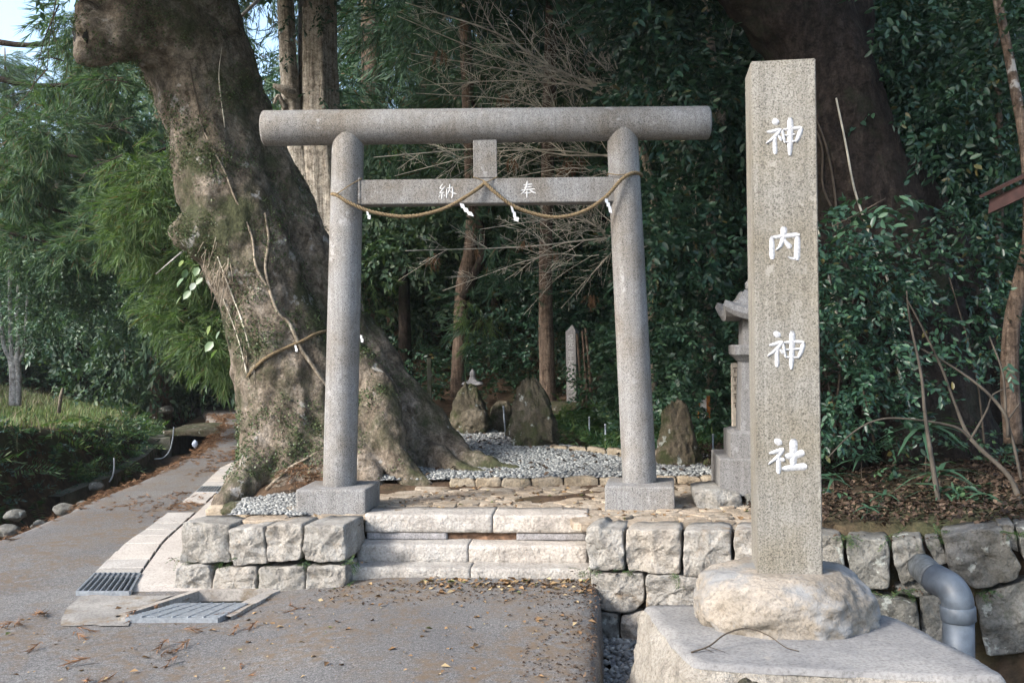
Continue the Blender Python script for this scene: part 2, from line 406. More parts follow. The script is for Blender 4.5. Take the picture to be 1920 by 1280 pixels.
def ground_mat():
    m, nt, b = new_mat('forest_floor')
    v = coords(nt)
    n = nz(nt, v, 6, 7, 0.7)
    c = ramp(nt, n, [(0.32, (0.032, 0.023, 0.016)), (0.5, (0.075, 0.05, 0.033)), (0.68, (0.14, 0.095, 0.06))])
    g = ramp(nt, nz(nt, v, 0.5, 4, 0.6), [(0.5, (0, 0, 0)), (0.62, (0.8, 0.8, 0.8))])
    c = mix(nt, g, c, (0.05, 0.06, 0.028))
    nt.links.new(c, b.inputs['Base Color']); b.inputs['Roughness'].default_value = 0.97
    b.inputs['Specular IOR Level'].default_value = 0.15
    bump(nt, b, nz(nt, v, 22, 6, 0.7), 0.03, 1.0)
    return m
M['ground'] = ground_mat()
def gravel_mat():
    m, nt, b = new_mat('gravel_bed')
    v = coords(nt)
    vo = N_(nt, 'ShaderNodeTexVoronoi', Scale=42); nt.links.new(v, vo.inputs['Vector'])
    c = ramp(nt, vo.outputs['Color'], [(0.1, (0.13, 0.135, 0.145)), (0.5, (0.25, 0.255, 0.265)), (0.9, (0.42, 0.415, 0.40))])
    nt.links.new(c, b.inputs['Base Color']); b.inputs['Roughness'].default_value = 0.85
    bump(nt, b, vo.outputs['Distance'], -0.02, 1.0)
    return m
M['gravel'] = gravel_mat()

# ------------------------------------------------------------------ ground
FX = [-2.27, -1.05, 0.49, 1.9, 3.3, 7.0]; FY = [6.83, 6.60, 6.46, 6.09, 5.55, 4.2]      # front of the stone walls
XLY = [-8, 2, 6, 8.8, 11.5, 13.1, 15.2, 17.9, 20.6, 23, 26, 28, 31]; XLX = [-4.2, -4.2, -4.35, -4.5, -4.67, -4.68, -4.84, -5.33, -6.0, -6.9, -8.2, -9.1, -9.9]   # left edge of the lane
XRY = [-8, 6, 7.03, 10.05, 14.7, 19, 23, 26, 29, 31]; XRX = [-2.2, -2.42, -2.62, -3.1, -3.98, -4.6, -5.4, -6.4, -7.0, -7.3]  # right edge of the lane
def sst(a, b, x):
    t = np.clip((np.asarray(x, float) - a) / (b - a), 0, 1)
    return t * t * (3 - 2 * t)
def za(x, y):
    return -0.055 + 0.08 * sst(-1.75, -0.75, x)
def zg(x, y):
    return np.interp(y, [6, 7.2, 8.35, 8.5, 14], [0.36, 0.37, 0.40, 0.445, 0.60])
def Hgt(x, y):
    x = np.asarray(x, float); y = np.asarray(y, float)
    xl, xr = np.interp(y, XLY, XLX), np.interp(y, XRY, XRX)
    back = zg(x, y) - 0.035 + 0.11 * sst(1.5, 2.1, x) + 0.05 * np.clip(x - 2.2, 0, 30)
    yh = np.interp(x, [-8, -5.6, -4, -2, 0, 1.2, 2.5, 4, 5.5, 8], [29, 26, 19, 15.5, 15, 13.6, 12, 10.8, 9.8, 8.2])
    s = np.clip(y - yh, 0, 60)
    hill = 0.55 * s * s / (s + 1.0)
    hill = np.where(hill > 11, 11 + (hill - 11) * 0.35, hill)
    wav = 0.10 * np.sin(x * 1.7 + y * .6) * np.sin(y * 1.3) * sst(0, 2, s)
    back = back + hill + wav
    front = np.full_like(x, -0.42)
    fy = np.interp(x, FX, FY)
    lag = 0.62 * sst(-1.2, -1.0, x) * (1 - sst(0.45, 0.6, x))
    z = front + (back - front) * sst(0.05, 0.22, y - fy - lag)
    # strip between lane and platform
    t = sst(0.0, 0.75, x - xr)
    z = np.where((y > 6.6) & (x < -1.8), -0.12 + (z + 0.12) * sst(0.12, 0.8, x - xr), z)
    # lane and ditch and far bank
    u = xl - x
    zb = np.interp(y, [4, 12, 13.5, 15.5, 17.5, 21, 25, 30], [0.78, 0.70, 0.54, 0.33, 0.19, 0.02, -0.04, 0.0])
    prof = np.where(u < 0.1, -0.16, np.where(u < 1.25, -0.16 - 0.44 * sst(0.1, 0.45, u), 0))
    rise = -0.60 + 0.24 * sst(1.25, 1.32, u) + (zb + 0.36) * sst(1.42, 2.0, u) + 0.20 * np.clip(u - 2.0, 0, 3.0) + 0.42 * np.clip(u - 5, 0, 12)
    hb = np.clip(y - 27 + 0.25 * np.clip(u, 0, 12), 0, 40)
    left = np.where(u < 1.25, prof, rise)
    hb = np.clip(hb, 0, 16)
    left = left + 0.45 * hb * hb / (hb + 2) * sst(0.0, 3.0, u + 1)
    lane = np.where(x < xr, -0.16 + 0.5 * np.clip(y - 30, 0, 25), z)
    z = np.where(x < xl, left, np.where(x < xr, lane, z))
    z = np.where(y < 3, np.maximum(z, -0.5), z)
    return z
def grid_axis(lo, hi, a, b, fine, coarse):
    out = list(np.arange(a, b, fine))
    v, st = b, fine
    while v < hi: out.append(v); st = min(coarse, st * 1.25); v += st
    out.append(hi)
    v, st, pre = a, fine, []
    while v > lo: st = min(coarse, st * 1.25); v -= st; pre.append(v)
    return np.array(pre[::-1] + out)
gx = grid_axis(-160, 160, -10, 6, 0.14, 8); gy = grid_axis(-40, 200, 4, 16, 0.14, 8)
GXm, GYm = np.meshgrid(gx, gy)
Zm = Hgt(GXm, GYm)
rough = RNG.normal(0, 1, Zm.shape)
for _ in range(2):
    rough = (rough + np.roll(rough, 1, 0) + np.roll(rough, -1, 0) + np.roll(rough, 1, 1) + np.roll(rough, -1, 1)) / 5
Zm = Zm + rough * 0.05
nr, nc = Zm.shape
V = np.stack([GXm.ravel(), GYm.ravel(), Zm.ravel()], 1)
ii, jj = np.meshgrid(np.arange(nr - 1), np.arange(nc - 1), indexing='ij')
a0 = (ii * nc + jj).ravel()
ground = put('ground', np_mesh('ground', V, np.stack([a0, a0 + 1, a0 + nc + 1, a0 + nc], 1), True), M['ground'], kind='structure')
def hz(x, y): return float(Hgt(np.array([x]), np.array([y]))[0])

# ------------------------------------------------------------------ asphalt lane and forecourt
def g_at(px, py, z=-0.05): return G(px, py, z)
hole = [G(228, 1159, -.05), G(413, 1159, -.05), G(470, 1129, -.05), G(512, 1110, -.05), G(372, 1112, -.05)]
def inside(p, poly):
    c = False
    for i in range(len(poly)):
        a, b = poly[i], poly[i - 1]
        if (a[1] > p[1]) != (b[1] > p[1]) and p[0] < (b[0] - a[0]) * (p[1] - a[1]) / (b[1] - a[1]) + a[0]: c = not c
    return c
Vs, Fs = [], []
ys = np.concatenate([np.arange(-8, 3, 0.5), np.arange(3, 7.0, 0.07)])
us = np.concatenate([np.arange(-12, -3.4, 0.4), np.arange(-3.4, 0.6, 0.07)])
na = len(us) + 1
for y in ys:
    xr = float(np.interp(y, [-8, 4.67, 6.7], [0.15, 0.375, 0.56]))
    for k in range(na):
        x = min(us[k], xr - 0.05 + 0.05 * (k - len(us) + 1)) if k < len(us) else xr
        x = min(x, xr)
        drop = 0.02 * sst(xr - 0.12, xr, x) * (1 if k < na - 1 else 1.6)
        e = 0.022 * fbm((y * 7, 1, 0), 1, 5) if k >= na - 2 else 0
        Vs.append((x + e, y, float(za(x, y)) - drop + 0.004 * fbm((x, y, 0), 1.2)))
for i in range(len(ys) - 1):
    for k in range(na - 1):
        q = (i * na + k, i * na + k + 1, (i + 1) * na + k + 1, (i + 1) * na + k)
        A, B = Vs[q[0]], Vs[q[2]]
        if abs(B[0] - A[0]) < 1e-5: continue
        if inside(((A[0] + B[0]) / 2, (A[1] + B[1]) / 2), hole): continue
        Fs.append(q)
b0 = len(Vs)                                       # the side of the forecourt slab above the gravel pit
for i, y in enumerate(ys):
    t = Vs[i * na + na - 1]
    for j in range(1, 5):
        Vs.append((t[0] + 0.02 * j * 0.4 + 0.035 * fbm((y * 9, j, 3), 1, 5), y, t[2] - 0.12 * j))
for i in range(len(ys) - 1):
    tops = (i * na + na - 1, (i + 1) * na + na - 1)
    for j in range(4):
        lo = (b0 + i * 4 + j, b0 + (i + 1) * 4 + j)
        Fs.append((tops[0], lo[0], lo[1], tops[1])); tops = lo
asphalt = put('forecourt', mesh('forecourt', Vs, Fs, True), M['asphalt'], kind='structure')

Vs, Fs = [], []
ys = np.concatenate([np.arange(6.93, 16, 0.25), np.arange(16, 31, 0.5)])
nk = 15
for y in ys:
    a, b = float(np.interp(y, XLY, XLX)), float(np.interp(y, XRY, XRX))
    a += 0.10 * fbm((y, 0, 7), 0.9)
    for k in range(nk):
        x = a + (b - a) * k / (nk - 1)
        Vs.append((x, y, -0.0555 + 0.012 * math.sin(PI * k / (nk - 1)) * min(1, max(0, (y - 7) / 3)) - (0.03 if k == 0 else 0)))
    Vs.append((a - 0.03, y, -0.35))
nk1 = nk + 1
for i in range(len(ys) - 1):
    for k in range(nk - 1):
        q = i * nk1 + k
        Fs.append((q, q + 1, q + nk1 + 1, q + nk1))
    Fs.append((i * nk1 + nk, i * nk1, (i + 1) * nk1, (i + 1) * nk1 + nk))
road = put('road', mesh('road', Vs, Fs, True), M['asphalt'], kind='structure')

# concrete gutter: cover slabs one by one, with two steel gratings let in
gut = put('gutter', mesh('gutter', [(-4.4, 15, -.09), (-3.7, 15, -.09), (-2.75, 6.4, -.10), (-3.2, 6.4, -.10)], [(0, 1, 2, 3)]), M['black'], kind='structure')  # black sheet stands for the shade under the cover slabs
LG = [G(*p, -.035) for p in ((144, 1107), (178, 1068), (232, 1018), (269, 993), (366, 920), (412, 876))]
RG = [G(*p, -.035) for p in ((243, 1107), (265, 1072), (306, 1015), (366, 961), (413, 917), (450, 872))]
def edge_at(pts, y):
    yy = [p.y for p in pts]; xx = [p.x for p in pts]
    return float(np.interp(y, yy, xx))
def slab_quad(name, y0, y1, zt, th, mat, parent, inset=0.004, ox=0.0):
    q = [(edge_at(LG, y0) + ox, y0), (edge_at(RG, y0), y0), (edge_at(RG, y1), y1), (edge_at(LG, y1) + ox, y1)]
    bm = bmesh.new()
    tw = random.uniform(-.003, .003)
    inset = 0.009
    top = [bm.verts.new((x + (inset if i in (0, 3) else -inset), y + (inset if i < 2 else -inset), zt + (tw if i < 2 else -tw))) for i, (x, y) in enumerate(q)]
    f = bm.faces.new(top)
    r = bmesh.ops.extrude_face_region(bm, geom=[f])
    for v in r['geom']:
        if isinstance(v, bmesh.types.BMVert): v.co.z -= th
    bmesh.ops.bevel(bm, geom=[e for e in bm.edges], offset=0.005, segments=1, affect='EDGES')
    return put(name, bm_mesh(name, bm), mat, parent)
y = LG[0].y + 0.38
while y < 14.6:
    y1 = y + random.uniform(0.29, 0.33)
    if not (9.55 < y < 10.15): slab_quad('cover_slab', y, y1, -0.033 + random.uniform(-.003, .003), 0.08, M['concrete'], gut)
    y = y1 + 0.004
def strip_kerb(off0, off1, y0, y1, name, mat, z):   # flat concrete margin beside the gutter
    V_, F_ = [], []
    yy = np.arange(y0, y1, 0.2)
    for y in yy:
        r = edge_at(RG, y)
        w = off1 + 0.15 + 0.55 * max(0.0, 1 - (y - 6.5) / 1.3) if y < 7.7 else off1 + 0.15 * max(0, 1 - (y - 7.7) / .8)
        z = -0.062 if y == yy[0] else -0.038
        V_ += [(r + off0, y, z), (r + w + 0.03 * fbm((y, 2, 2), 2), y, z + 0.002)]
    for i in range(len(yy) - 1): F_.append((2 * i, 2 * i + 1, 2 * i + 3, 2 * i + 2))
    return put(name, mesh(name, V_, F_), mat, gut)
strip_kerb(0.008, 0.17, RG[0].y, 14.8, 'margin', M['concrete'], -0.038)
V_, F_ = [], []                                     # concrete patch nearer than the first grating, feathered by dirt
for i, (xa, xb, yy) in enumerate([(-2.70, -2.30, 5.90), (-2.78, -2.34, 6.10), (-2.85, -2.36, 6.35), (-2.90, -2.28, 6.61)]):
    for k in range(6): V_.append((xa + (xb - xa) * k / 5 + 0.04 * fbm((xa, k, yy), 3), yy + 0.05 * fbm((k * .7, yy, 1), 2), float(za(xa, yy)) + 0.007))
for i in range(3):
    for k in range(5): F_.append((i * 6 + k, i * 6 + k + 1, i * 6 + k + 7, i * 6 + k + 6))
put('patch', mesh('patch', V_, F_), M['patch'], gut)

def grating(label, corners, nb, along, zt, group=None, cross=0):
    """steel grating: a frame, a dark pan and one bar per gap; corners near-left, near-right, far-right, far-left"""
    c = [Vector((p.x, p.y, zt)) for p in corners]
    t = thing('drain_grating', label, 'grating', (sum((p for p in c), Vector()) / 4), group)
    put('pan', mesh('pan', [p - Vector((0, 0, .03)) for p in c], [(0, 1, 2, 3)]), M['steel'], t)
    def bar(a, b, w, h, name, mat):
        d = (b - a); L = d.length; d.normalize(); s = d.cross(Vector((0, 0, 1))) * w / 2
        v = [a - s, a + s, b + s, b - s]
        lo = [p - Vector((0, 0, h)) for p in v]
        put(name, mesh(name, v + lo, [(0, 1, 2, 3), (0, 4, 5, 1), (1, 5, 6, 2), (2, 6, 7, 3), (3, 7, 4, 0)]), mat, t)
    for i in range(4): bar(c[i], c[(i + 1) % 4], 0.014, 0.03, 'frame_bar', M['steelbar'])
    up = Vector((0, 0, 0.004))
    for k in range(1, nb):
        f = k / nb
        if along: bar(c[0].lerp(c[1], f) + up, c[3].lerp(c[2], f) + up, 0.008, 0.028, 'bar', M['steelbar'])
        else: bar(c[0].lerp(c[3], f) + up, c[1].lerp(c[2], f) + up, 0.008, 0.028, 'bar', M['steelbar'])
    for k in range(1, cross):
        f = k / cross
        bar(c[0].lerp(c[1], f) + up * 1.5, c[3].lerp(c[2], f) + up * 1.5, 0.009, 0.02, 'cross_bar', M['steelbar'])
    return t
zq = -0.026
grating('ribbed steel drain grating set in the concrete gutter of the lane', [G(*p, zq) for p in ((144, 1107), (243, 1107), (263, 1073), (178, 1073))], 9, True, zq)
grating('small far drain grating in the gutter beside the huge tree', [G(*p, zq) for p in ((368, 921), (410, 921), (418, 911), (378, 911))], 8, True, zq)
grating('wide steel mesh grating beside the dark drain opening under the stone wall', [G(*p, zq) for p in ((236, 1157), (409, 1157), (463, 1130), (333, 1130))], 13, False, zq, cross=6)
# pit under the wide grating
bm = bmesh.new()
ring = [Vector((p.x, p.y, -0.045)) for p in hole]
top = [bm.verts.new(p) for p in ring]; bot = [bm.verts.new(p - Vector((0, 0, 0.42))) for p in ring]
bm.faces.new(bot)
for i in range(5): bm.faces.new((top[i], top[(i + 1) % 5], bot[(i + 1) % 5], bot[i]))
pit = put('drain_pit', bm_mesh('drain_pit', bm), M['darkconc'], kind='structure')
def rim(a, b, w, name='rim'):
    a = Vector((a.x, a.y, 0)); b = Vector((b.x, b.y, 0)); d = (b - a).normalized(); s = d.cross(Vector((0, 0, 1))) * w
    n = 8; V_, F_ = [], []
    for i in range(n + 1):
        p = a.lerp(b, i / n)
        for q, dz in ((p - s * .25, -0.10), (p - s * .25, -0.028), (p + s + s * .3 * fbm((p.x * 6, p.y * 6, 0)), -0.034), (p + s * 1.02, -0.10)):
            V_.append((q.x, q.y, dz))
    for i in range(n):
        for k in range(3): F_.append((i * 4 + k, i * 4 + k + 1, i * 4 + k + 5, i * 4 + k + 4))
    put(name, mesh(name, V_, F_), M['patch'], pit)
rim(hole[0], hole[1], 0.05); rim(hole[1], hole[2], 0.07); rim(hole[2], hole[3], 0.06); rim(hole[3], hole[4], 0.05); rim(hole[4], hole[0], 0.05)

# ------------------------------------------------------------------ stones
def chaikin(pts, n=1, q=0.18):
    for _ in range(n):
        o = []
        for i in range(len(pts)):
            a, b = pts[i], pts[(i + 1) % len(pts)]
            o += [a.lerp(b, q), a.lerp(b, 1 - q)]
        pts = o
    return pts
def resample(pts, m):
    L = [0]
    for i in range(len(pts)): L.append(L[-1] + (pts[(i + 1) % len(pts)] - pts[i]).length)
    out = []
    for k in range(m):
        s = L[-1] * k / m
        i = max(j for j in range(len(pts)) if L[j] <= s)
        f = (s - L[i]) / max(1e-9, L[i + 1] - L[i])
        out.append(pts[i].lerp(pts[(i + 1) % len(pts)], f))
    return out
def rough_stone(name, outline, nrm, depth, mat, parent, bulge=0.03, amp=0.018, m=64, seed=0, shrink=0.995, **kw):
    pts = resample(chaikin(chaikin(outline, 1, 0.045), 1, 0.2), m)
    c = sum(pts, Vector()) / len(pts)
    nrm = nrm.normalized()
    rings = [(0.93, -depth), (1.0, -depth * 0.5), (1.0, -0.05), (1.0, -0.014), (0.988, -0.003), (0.94, 0), (0.86, 0), (0.74, 0), (0.6, 0), (0.44, 0), (0.28, 0), (0.12, 0)]
    V_, F_ = [], []
    so = Vector((seed * 3.7, seed * 1.3, seed * 2.1))
    for s, off in rings:
        for p in pts:
            q = c + (p - c) * s * shrink
            w = fbm(q + so, 9, 6)
            rid = abs(fbm(q + so * 2, 6, 3)) * 1.2 + 0.5 * abs(fbm(q + so, 22, 3)) - 0.2
            out = off + (bulge * (1 - s * s) + amp * (w - 0.9 * rid) if off > -0.04 else amp * 0.5 * w)
            side = (p - c).normalized() * (0.010 * fbm(q * 1.0 + so, 11) if s > 0.9 else 0)
            V_.append(q + nrm * out + side)
    V_.append(c + nrm * (bulge + amp * fbm(c + so, 7, 5)))
    k = len(pts)
    for r in range(len(rings) - 1):
        for i in range(k):
            j = (i + 1) % k
            F_.append((r * k + i, r * k + j, (r + 1) * k + j, (r + 1) * k + i))
    b = (len(rings) - 1) * k
    for i in range(k): F_.append((b + i, b + (i + 1) % k, len(V_) - 1))
    F_.append(tuple(range(k - 1, -1, -1)))
    bm = bmesh.new()
    vv = [bm.verts.new(v) for v in V_]
    for f in F_: bm.faces.new([vv[i] for i in f])
    return put(name, bm_mesh(name, bm, True), mat, parent, **kw)
def wall_pts(pts, ox, oy, sc, seg, push=0.0):
    a, b = seg
    o = [on_line(ox + x / sc, oy + y / sc, a, b) for x, y in pts]
    n = Vector((b[1] - a[1], -(b[0] - a[0]), 0)).normalized()
    return [p + n * push for p in o], n
SEG = [((FX[i], FY[i]), (FX[i + 1], FY[i + 1])) for i in range(len(FX) - 1)]

lw = thing('stone_wall', 'low wall of pale hewn blocks left of the stone steps', 'wall', (-1.7, 6.8, -0.06))
Z8 = (320, 880, 4.2675)
for i, (pp, push, dep) in enumerate([
    ([(100, 418), (300, 425), (475, 438), (462, 560), (490, 735), (300, 752), (86, 740)], 0.02, .33),
    ([(468, 470), (600, 458), (752, 448), (784, 745), (520, 764), (482, 650)], 0.03, .33),
    ([(768, 440), (1055, 428), (1064, 500), (1048, 722), (790, 732), (772, 600)], 0.025, .33),
    ([(1082, 438), (1402, 438), (1412, 737), (1075, 728), (1070, 600)], 0.03, .42),
    ([(85, 752), (310, 762), (346, 800), (335, 945), (180, 985), (20, 985)], 0.04, .3),
    ([(365, 785), (700, 768), (690, 985), (350, 985)], 0.03, .3),
    ([(712, 772), (1082, 768), (1070, 1010), (880, 1030), (700, 1000)], 0.03, .3),
    ([(1098, 768), (1408, 762), (1414, 900), (1330, 1020), (1086, 1030)], 0.03, .3)]):
    o, n = wall_pts(pp, *Z8, SEG[0], push)
    rough_stone('stone', o, n, dep, M['wall'], lw, seed=i + 1, amp=0.026, bulge=0.006)
# earth core behind the stones
put('core', box_mesh('core', (-2.12, 6.98, -0.3), (-1.15, 7.2, 0.34), 0, rot=R(-10)), M['soil'], lw)

rw = thing('stone_wall', 'low wall of grey blocks running from the steps behind the inscribed post', 'wall', (1.6, 6.2, -0.2))
Z6 = (640, 850, 2.9766); Z1 = (1280, 850, 2.9766)
for i, (pp, Z, sg, push, mt, dep) in enumerate([
    ([(1370, 402), (1440, 396), (1468, 416), (1575, 420), (1590, 650), (1395, 640), (1368, 500)], Z6, 2, .04, 'wall', .4),
    ([(1586, 420), (1900, 418), (1896, 672), (1606, 652), (1590, 560)], Z6, 2, .03, 'wall', .35),
    ([(1393, 660), (1690, 664), (1688, 830), (1640, 885), (1428, 872), (1400, 800)], Z6, 2, .03, 'wall', .35),
    ([(1706, 668), (1915, 676), (2035, 700), (1990, 850), (1700, 850)], Z6, 2, .03, 'wall', .35),
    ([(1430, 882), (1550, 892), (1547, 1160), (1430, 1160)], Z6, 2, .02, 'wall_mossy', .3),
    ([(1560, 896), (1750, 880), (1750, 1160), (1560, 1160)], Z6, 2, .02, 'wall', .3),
    ([(5, 425), (150, 420), (268, 430), (275, 640), (200, 702), (4, 682)], Z1, 2, .03, 'wall', .35),
    ([(285, 425), (520, 425), (520, 690), (285, 690)], Z1, 2, .03, 'wall', .35),
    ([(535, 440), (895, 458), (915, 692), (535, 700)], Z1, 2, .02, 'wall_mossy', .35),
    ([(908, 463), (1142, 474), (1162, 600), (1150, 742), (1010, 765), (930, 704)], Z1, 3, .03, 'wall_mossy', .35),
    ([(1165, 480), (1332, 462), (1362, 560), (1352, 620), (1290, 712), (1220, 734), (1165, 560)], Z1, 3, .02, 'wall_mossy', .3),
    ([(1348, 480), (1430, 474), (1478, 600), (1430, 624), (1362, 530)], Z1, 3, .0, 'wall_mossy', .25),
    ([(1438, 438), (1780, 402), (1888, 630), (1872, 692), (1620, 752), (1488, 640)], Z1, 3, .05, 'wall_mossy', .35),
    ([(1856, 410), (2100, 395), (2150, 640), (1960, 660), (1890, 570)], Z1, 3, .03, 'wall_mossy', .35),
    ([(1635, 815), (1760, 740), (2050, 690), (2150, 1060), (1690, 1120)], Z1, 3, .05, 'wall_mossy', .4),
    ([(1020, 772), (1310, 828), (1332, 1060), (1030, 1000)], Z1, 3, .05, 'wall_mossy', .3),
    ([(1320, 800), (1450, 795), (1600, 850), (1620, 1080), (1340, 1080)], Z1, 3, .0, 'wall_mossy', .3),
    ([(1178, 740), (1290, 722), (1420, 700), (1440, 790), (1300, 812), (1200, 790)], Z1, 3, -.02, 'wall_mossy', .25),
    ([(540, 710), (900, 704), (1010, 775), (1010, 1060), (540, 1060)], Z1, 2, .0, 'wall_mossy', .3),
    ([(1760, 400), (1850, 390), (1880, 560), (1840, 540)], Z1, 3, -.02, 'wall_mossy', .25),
    ([(120, 705), (270, 680), (520, 700), (520, 1000), (120, 1000)], Z1, 2, .0, 'wall', .3)]):
    o, n = wall_pts(pp, *Z, SEG[sg], push)
    rough_stone('stone', o, n, dep, M[mt], rw, seed=i + 20, amp=0.028, bulge=0.010)
wr = random.Random(12)
for zlo, zhi, x in ((-.46, .03, 3.05), (.05, .50, 3.1)):       # the wall runs on past the pipe
    while x < 5.6:
        w = wr.uniform(.3, .5); a_, b_ = x + .012, x + w - .012
        yl = lambda q: float(np.interp(q, FX, FY)) - .03
        j = lambda: wr.uniform(-.03, .03)
        o = [Vector((a_, yl(a_), zlo + j())), Vector((b_, yl(b_), zlo + j())), Vector((b_ + j(), yl(b_), (zlo + zhi) / 2)), Vector((b_ + j(), yl(b_), zhi + j())), Vector((a_ + j(), yl(a_), zhi + j()))]
        rough_stone('stone', o, Vector((-.34, -.94, 0)), .3, M['wall_mossy'], rw, seed=x * 5 + zlo, amp=.028, bulge=.01)
        x += w
cv = []
for x, y in zip([0.62, 1.9, 3.3, 5.0], [6.46 + .14, 6.09 + .16, 5.55 + .18, 4.97 + .2]): cv += [(x, y, -0.42), (x, y, 0.36), (x + .05, y + .25, 0.36), (x + .05, y + .25, -.42)]
put('core', mesh('core', cv, [(i * 4 + k, i * 4 + k + 1, i * 4 + k + 5, i * 4 + k + 4) for i in range(3) for k in range(3)] + [(3, 2, 1, 0)]), M['soil'], rw)

# ------------------------------------------------------------------ steps
st = thing('stone_steps', 'three pale rough stone steps leading up to the gate', 'steps', (-0.25, 6.7, 0.02))
sdir = Vector((1.54, -0.15, 0)).normalized(); snrm = Vector((sdir.y, -sdir.x, 0))        # nrm points to the camera
def slab(name, pxa, pxb, line0, z0, z1, depth, mat, parent, seed=0, rnd=0.02, amp=0.012, nseg=46):
    """long slab: rounded section swept along the step line, roughly dressed front"""
    a2 = (line0.x, line0.y); b2 = (line0.x + sdir.x, line0.y + sdir.y)
    A = on_line(pxa, 1000, a2, b2); B = on_line(pxb, 1000, a2, b2)
    h = z1 - z0; r = min(rnd, h * .3)
    prof = [(0, z0 + r * .5)] + [(0, z0 + h * f) for f in (.25, .4, .55, .7)] + [(0, z1 - r), (-r * .3, z1 - r * .3), (-r, z1)] + [(-depth * f, z1) for f in (.2, .4, .65, 1)] + [(-depth, z0), (-r * .5, z0)]
    V_, F_ = [], []
    k = len(prof)
    for i in range(nseg + 1):
        f = i / nseg
        p = A.lerp(B, f)
        endr = min(f, 1 - f) * (B - A).length
        sh = -0.008 * max(0, 1 - endr / 0.012)
        for q, (d, z) in enumerate(prof):
            w = Vector((p.x, p.y, 0)) + snrm * (d + sh)
            n1 = fbm((w.x + seed * 5, w.y, z), 9, 5); n2 = fbm((w.x - seed * 3, z * 1.5, w.y), 28, 3)
            front = 1.0 if d > -0.03 else 0.12
            w = w + snrm * (amp * (n1 - 0.3 * abs(n2)) * front)
            zz = z + (0.005 * fbm((w.x + seed, w.y * 2, 1), 5) if z > z0 + r else 0)
            V_.append((w.x, w.y, zz))
    for i in range(nseg):
        for q in range(k):
            q2 = (q + 1) % k
            F_.append((i * k + q, (i + 1) * k + q, (i + 1) * k + q2, i * k + q2))
    F_.append(tuple(range(k))); F_.append(tuple(nseg * k + q for q in range(k - 1, -1, -1)))
    bm = bmesh.new(); vv = [bm.verts.new(v) for v in V_]
    for f in F_: bm.faces.new([vv[i] for i in f])
    return put(name, bm_mesh(name, bm, True), mat, parent)
L1 = Vector((-1.02, 6.72, 0)); L2 = L1 - snrm * 0.19; L3 = L1 - snrm * 0.355
slab('step_slab', 651, 880, L1, -0.12, 0.088, 0.30, M['step'], st, 1)
slab('step_slab', 881.5, 1108, L1, -0.12, 0.088, 0.30, M['step'], st, 2)
slab('step_slab', 667, 877, L2, 0.08, 0.205, 0.28, M['step'], st, 3)
slab('step_slab', 878.5, 1101, L2, 0.075, 0.203, 0.28, M['step'], st, 4)
slab('packing_slab', 687, 838, L3 - snrm * .012, 0.208, 0.255, 0.2, M['greystone'], st, 5, 0.006, 0.004)
slab('packing_slab', 968, 1101, L3 - snrm * .012, 0.207, 0.253, 0.2, M['greystone'], st, 6, 0.006, 0.004)
slab('fill', 838, 970, L3 - snrm * .05, 0.195, 0.252, 0.15, M['redsoil'], st, 8, 0.02, 0.03)
slab('step_slab', 684, 923, L3, 0.258, 0.385, 0.33, M['step'], st, 7)
slab('step_slab', 925, 1102, L3, 0.258, 0.383, 0.33, M['step'], st, 9)

# ------------------------------------------------------------------ paved landing of irregular flat stones, laid one by one
landing = [(-1.95, 7.02), (-1.07, 6.86), (-1.05, 7.30), (0.50, 7.17), (0.50, 6.72), (1.95, 6.36), (2.0, 8.40), (-0.55, 8.42), (-0.9, 7.95), (-1.45, 7.75), (-1.60, 7.15)]
cz = 0.36
base = [(x, y, cz - 0.012) for x, y in landing]
pl = put('landing', mesh('landing', base, [tuple(range(len(base)))]), M['soil'], kind='structure')
seeds = []
rr = random.Random(3)
for _ in range(9000):
    p = (rr.uniform(-2, 2), rr.uniform(6.3, 8.5))
    if not (-1.25 < p[0] < -.9 and p[1] < 7.35) and inside((p[0] - .09, p[1] - .09), landing) and inside((p[0] + .09, p[1] - .09), landing) and inside(p, landing) and all((p[0] - q[0]) ** 2 * .55 + (p[1] - q[1]) ** 2 * 1.7 > 0.118 ** 2 for q in seeds): seeds.append(p)
def clip_cell(s, others, poly):
    cell = [Vector((s[0] - .25, s[1] - .2)), Vector((s[0] + .25, s[1] - .2)), Vector((s[0] + .25, s[1] + .2)), Vector((s[0] - .25, s[1] + .2))]
    for o in others:
        if o is s or abs(o[0] - s[0]) > .5 or abs(o[1] - s[1]) > .4: continue
        m = Vector(((o[0] + s[0]) / 2, (o[1] + s[1]) / 2)); n = Vector((o[0] - s[0], o[1] - s[1]))
        out = []
        for i in range(len(cell)):
            a, b = cell[i], cell[(i + 1) % len(cell)]
            da, db = (a - m).dot(n), (b - m).dot(n)
            if da <= 0: out.append(a)
            if (da < 0 < db) or (db < 0 < da): out.append(a.lerp(b, da / (da - db)))
        cell = out
        if len(cell) < 3: return None
    return cell
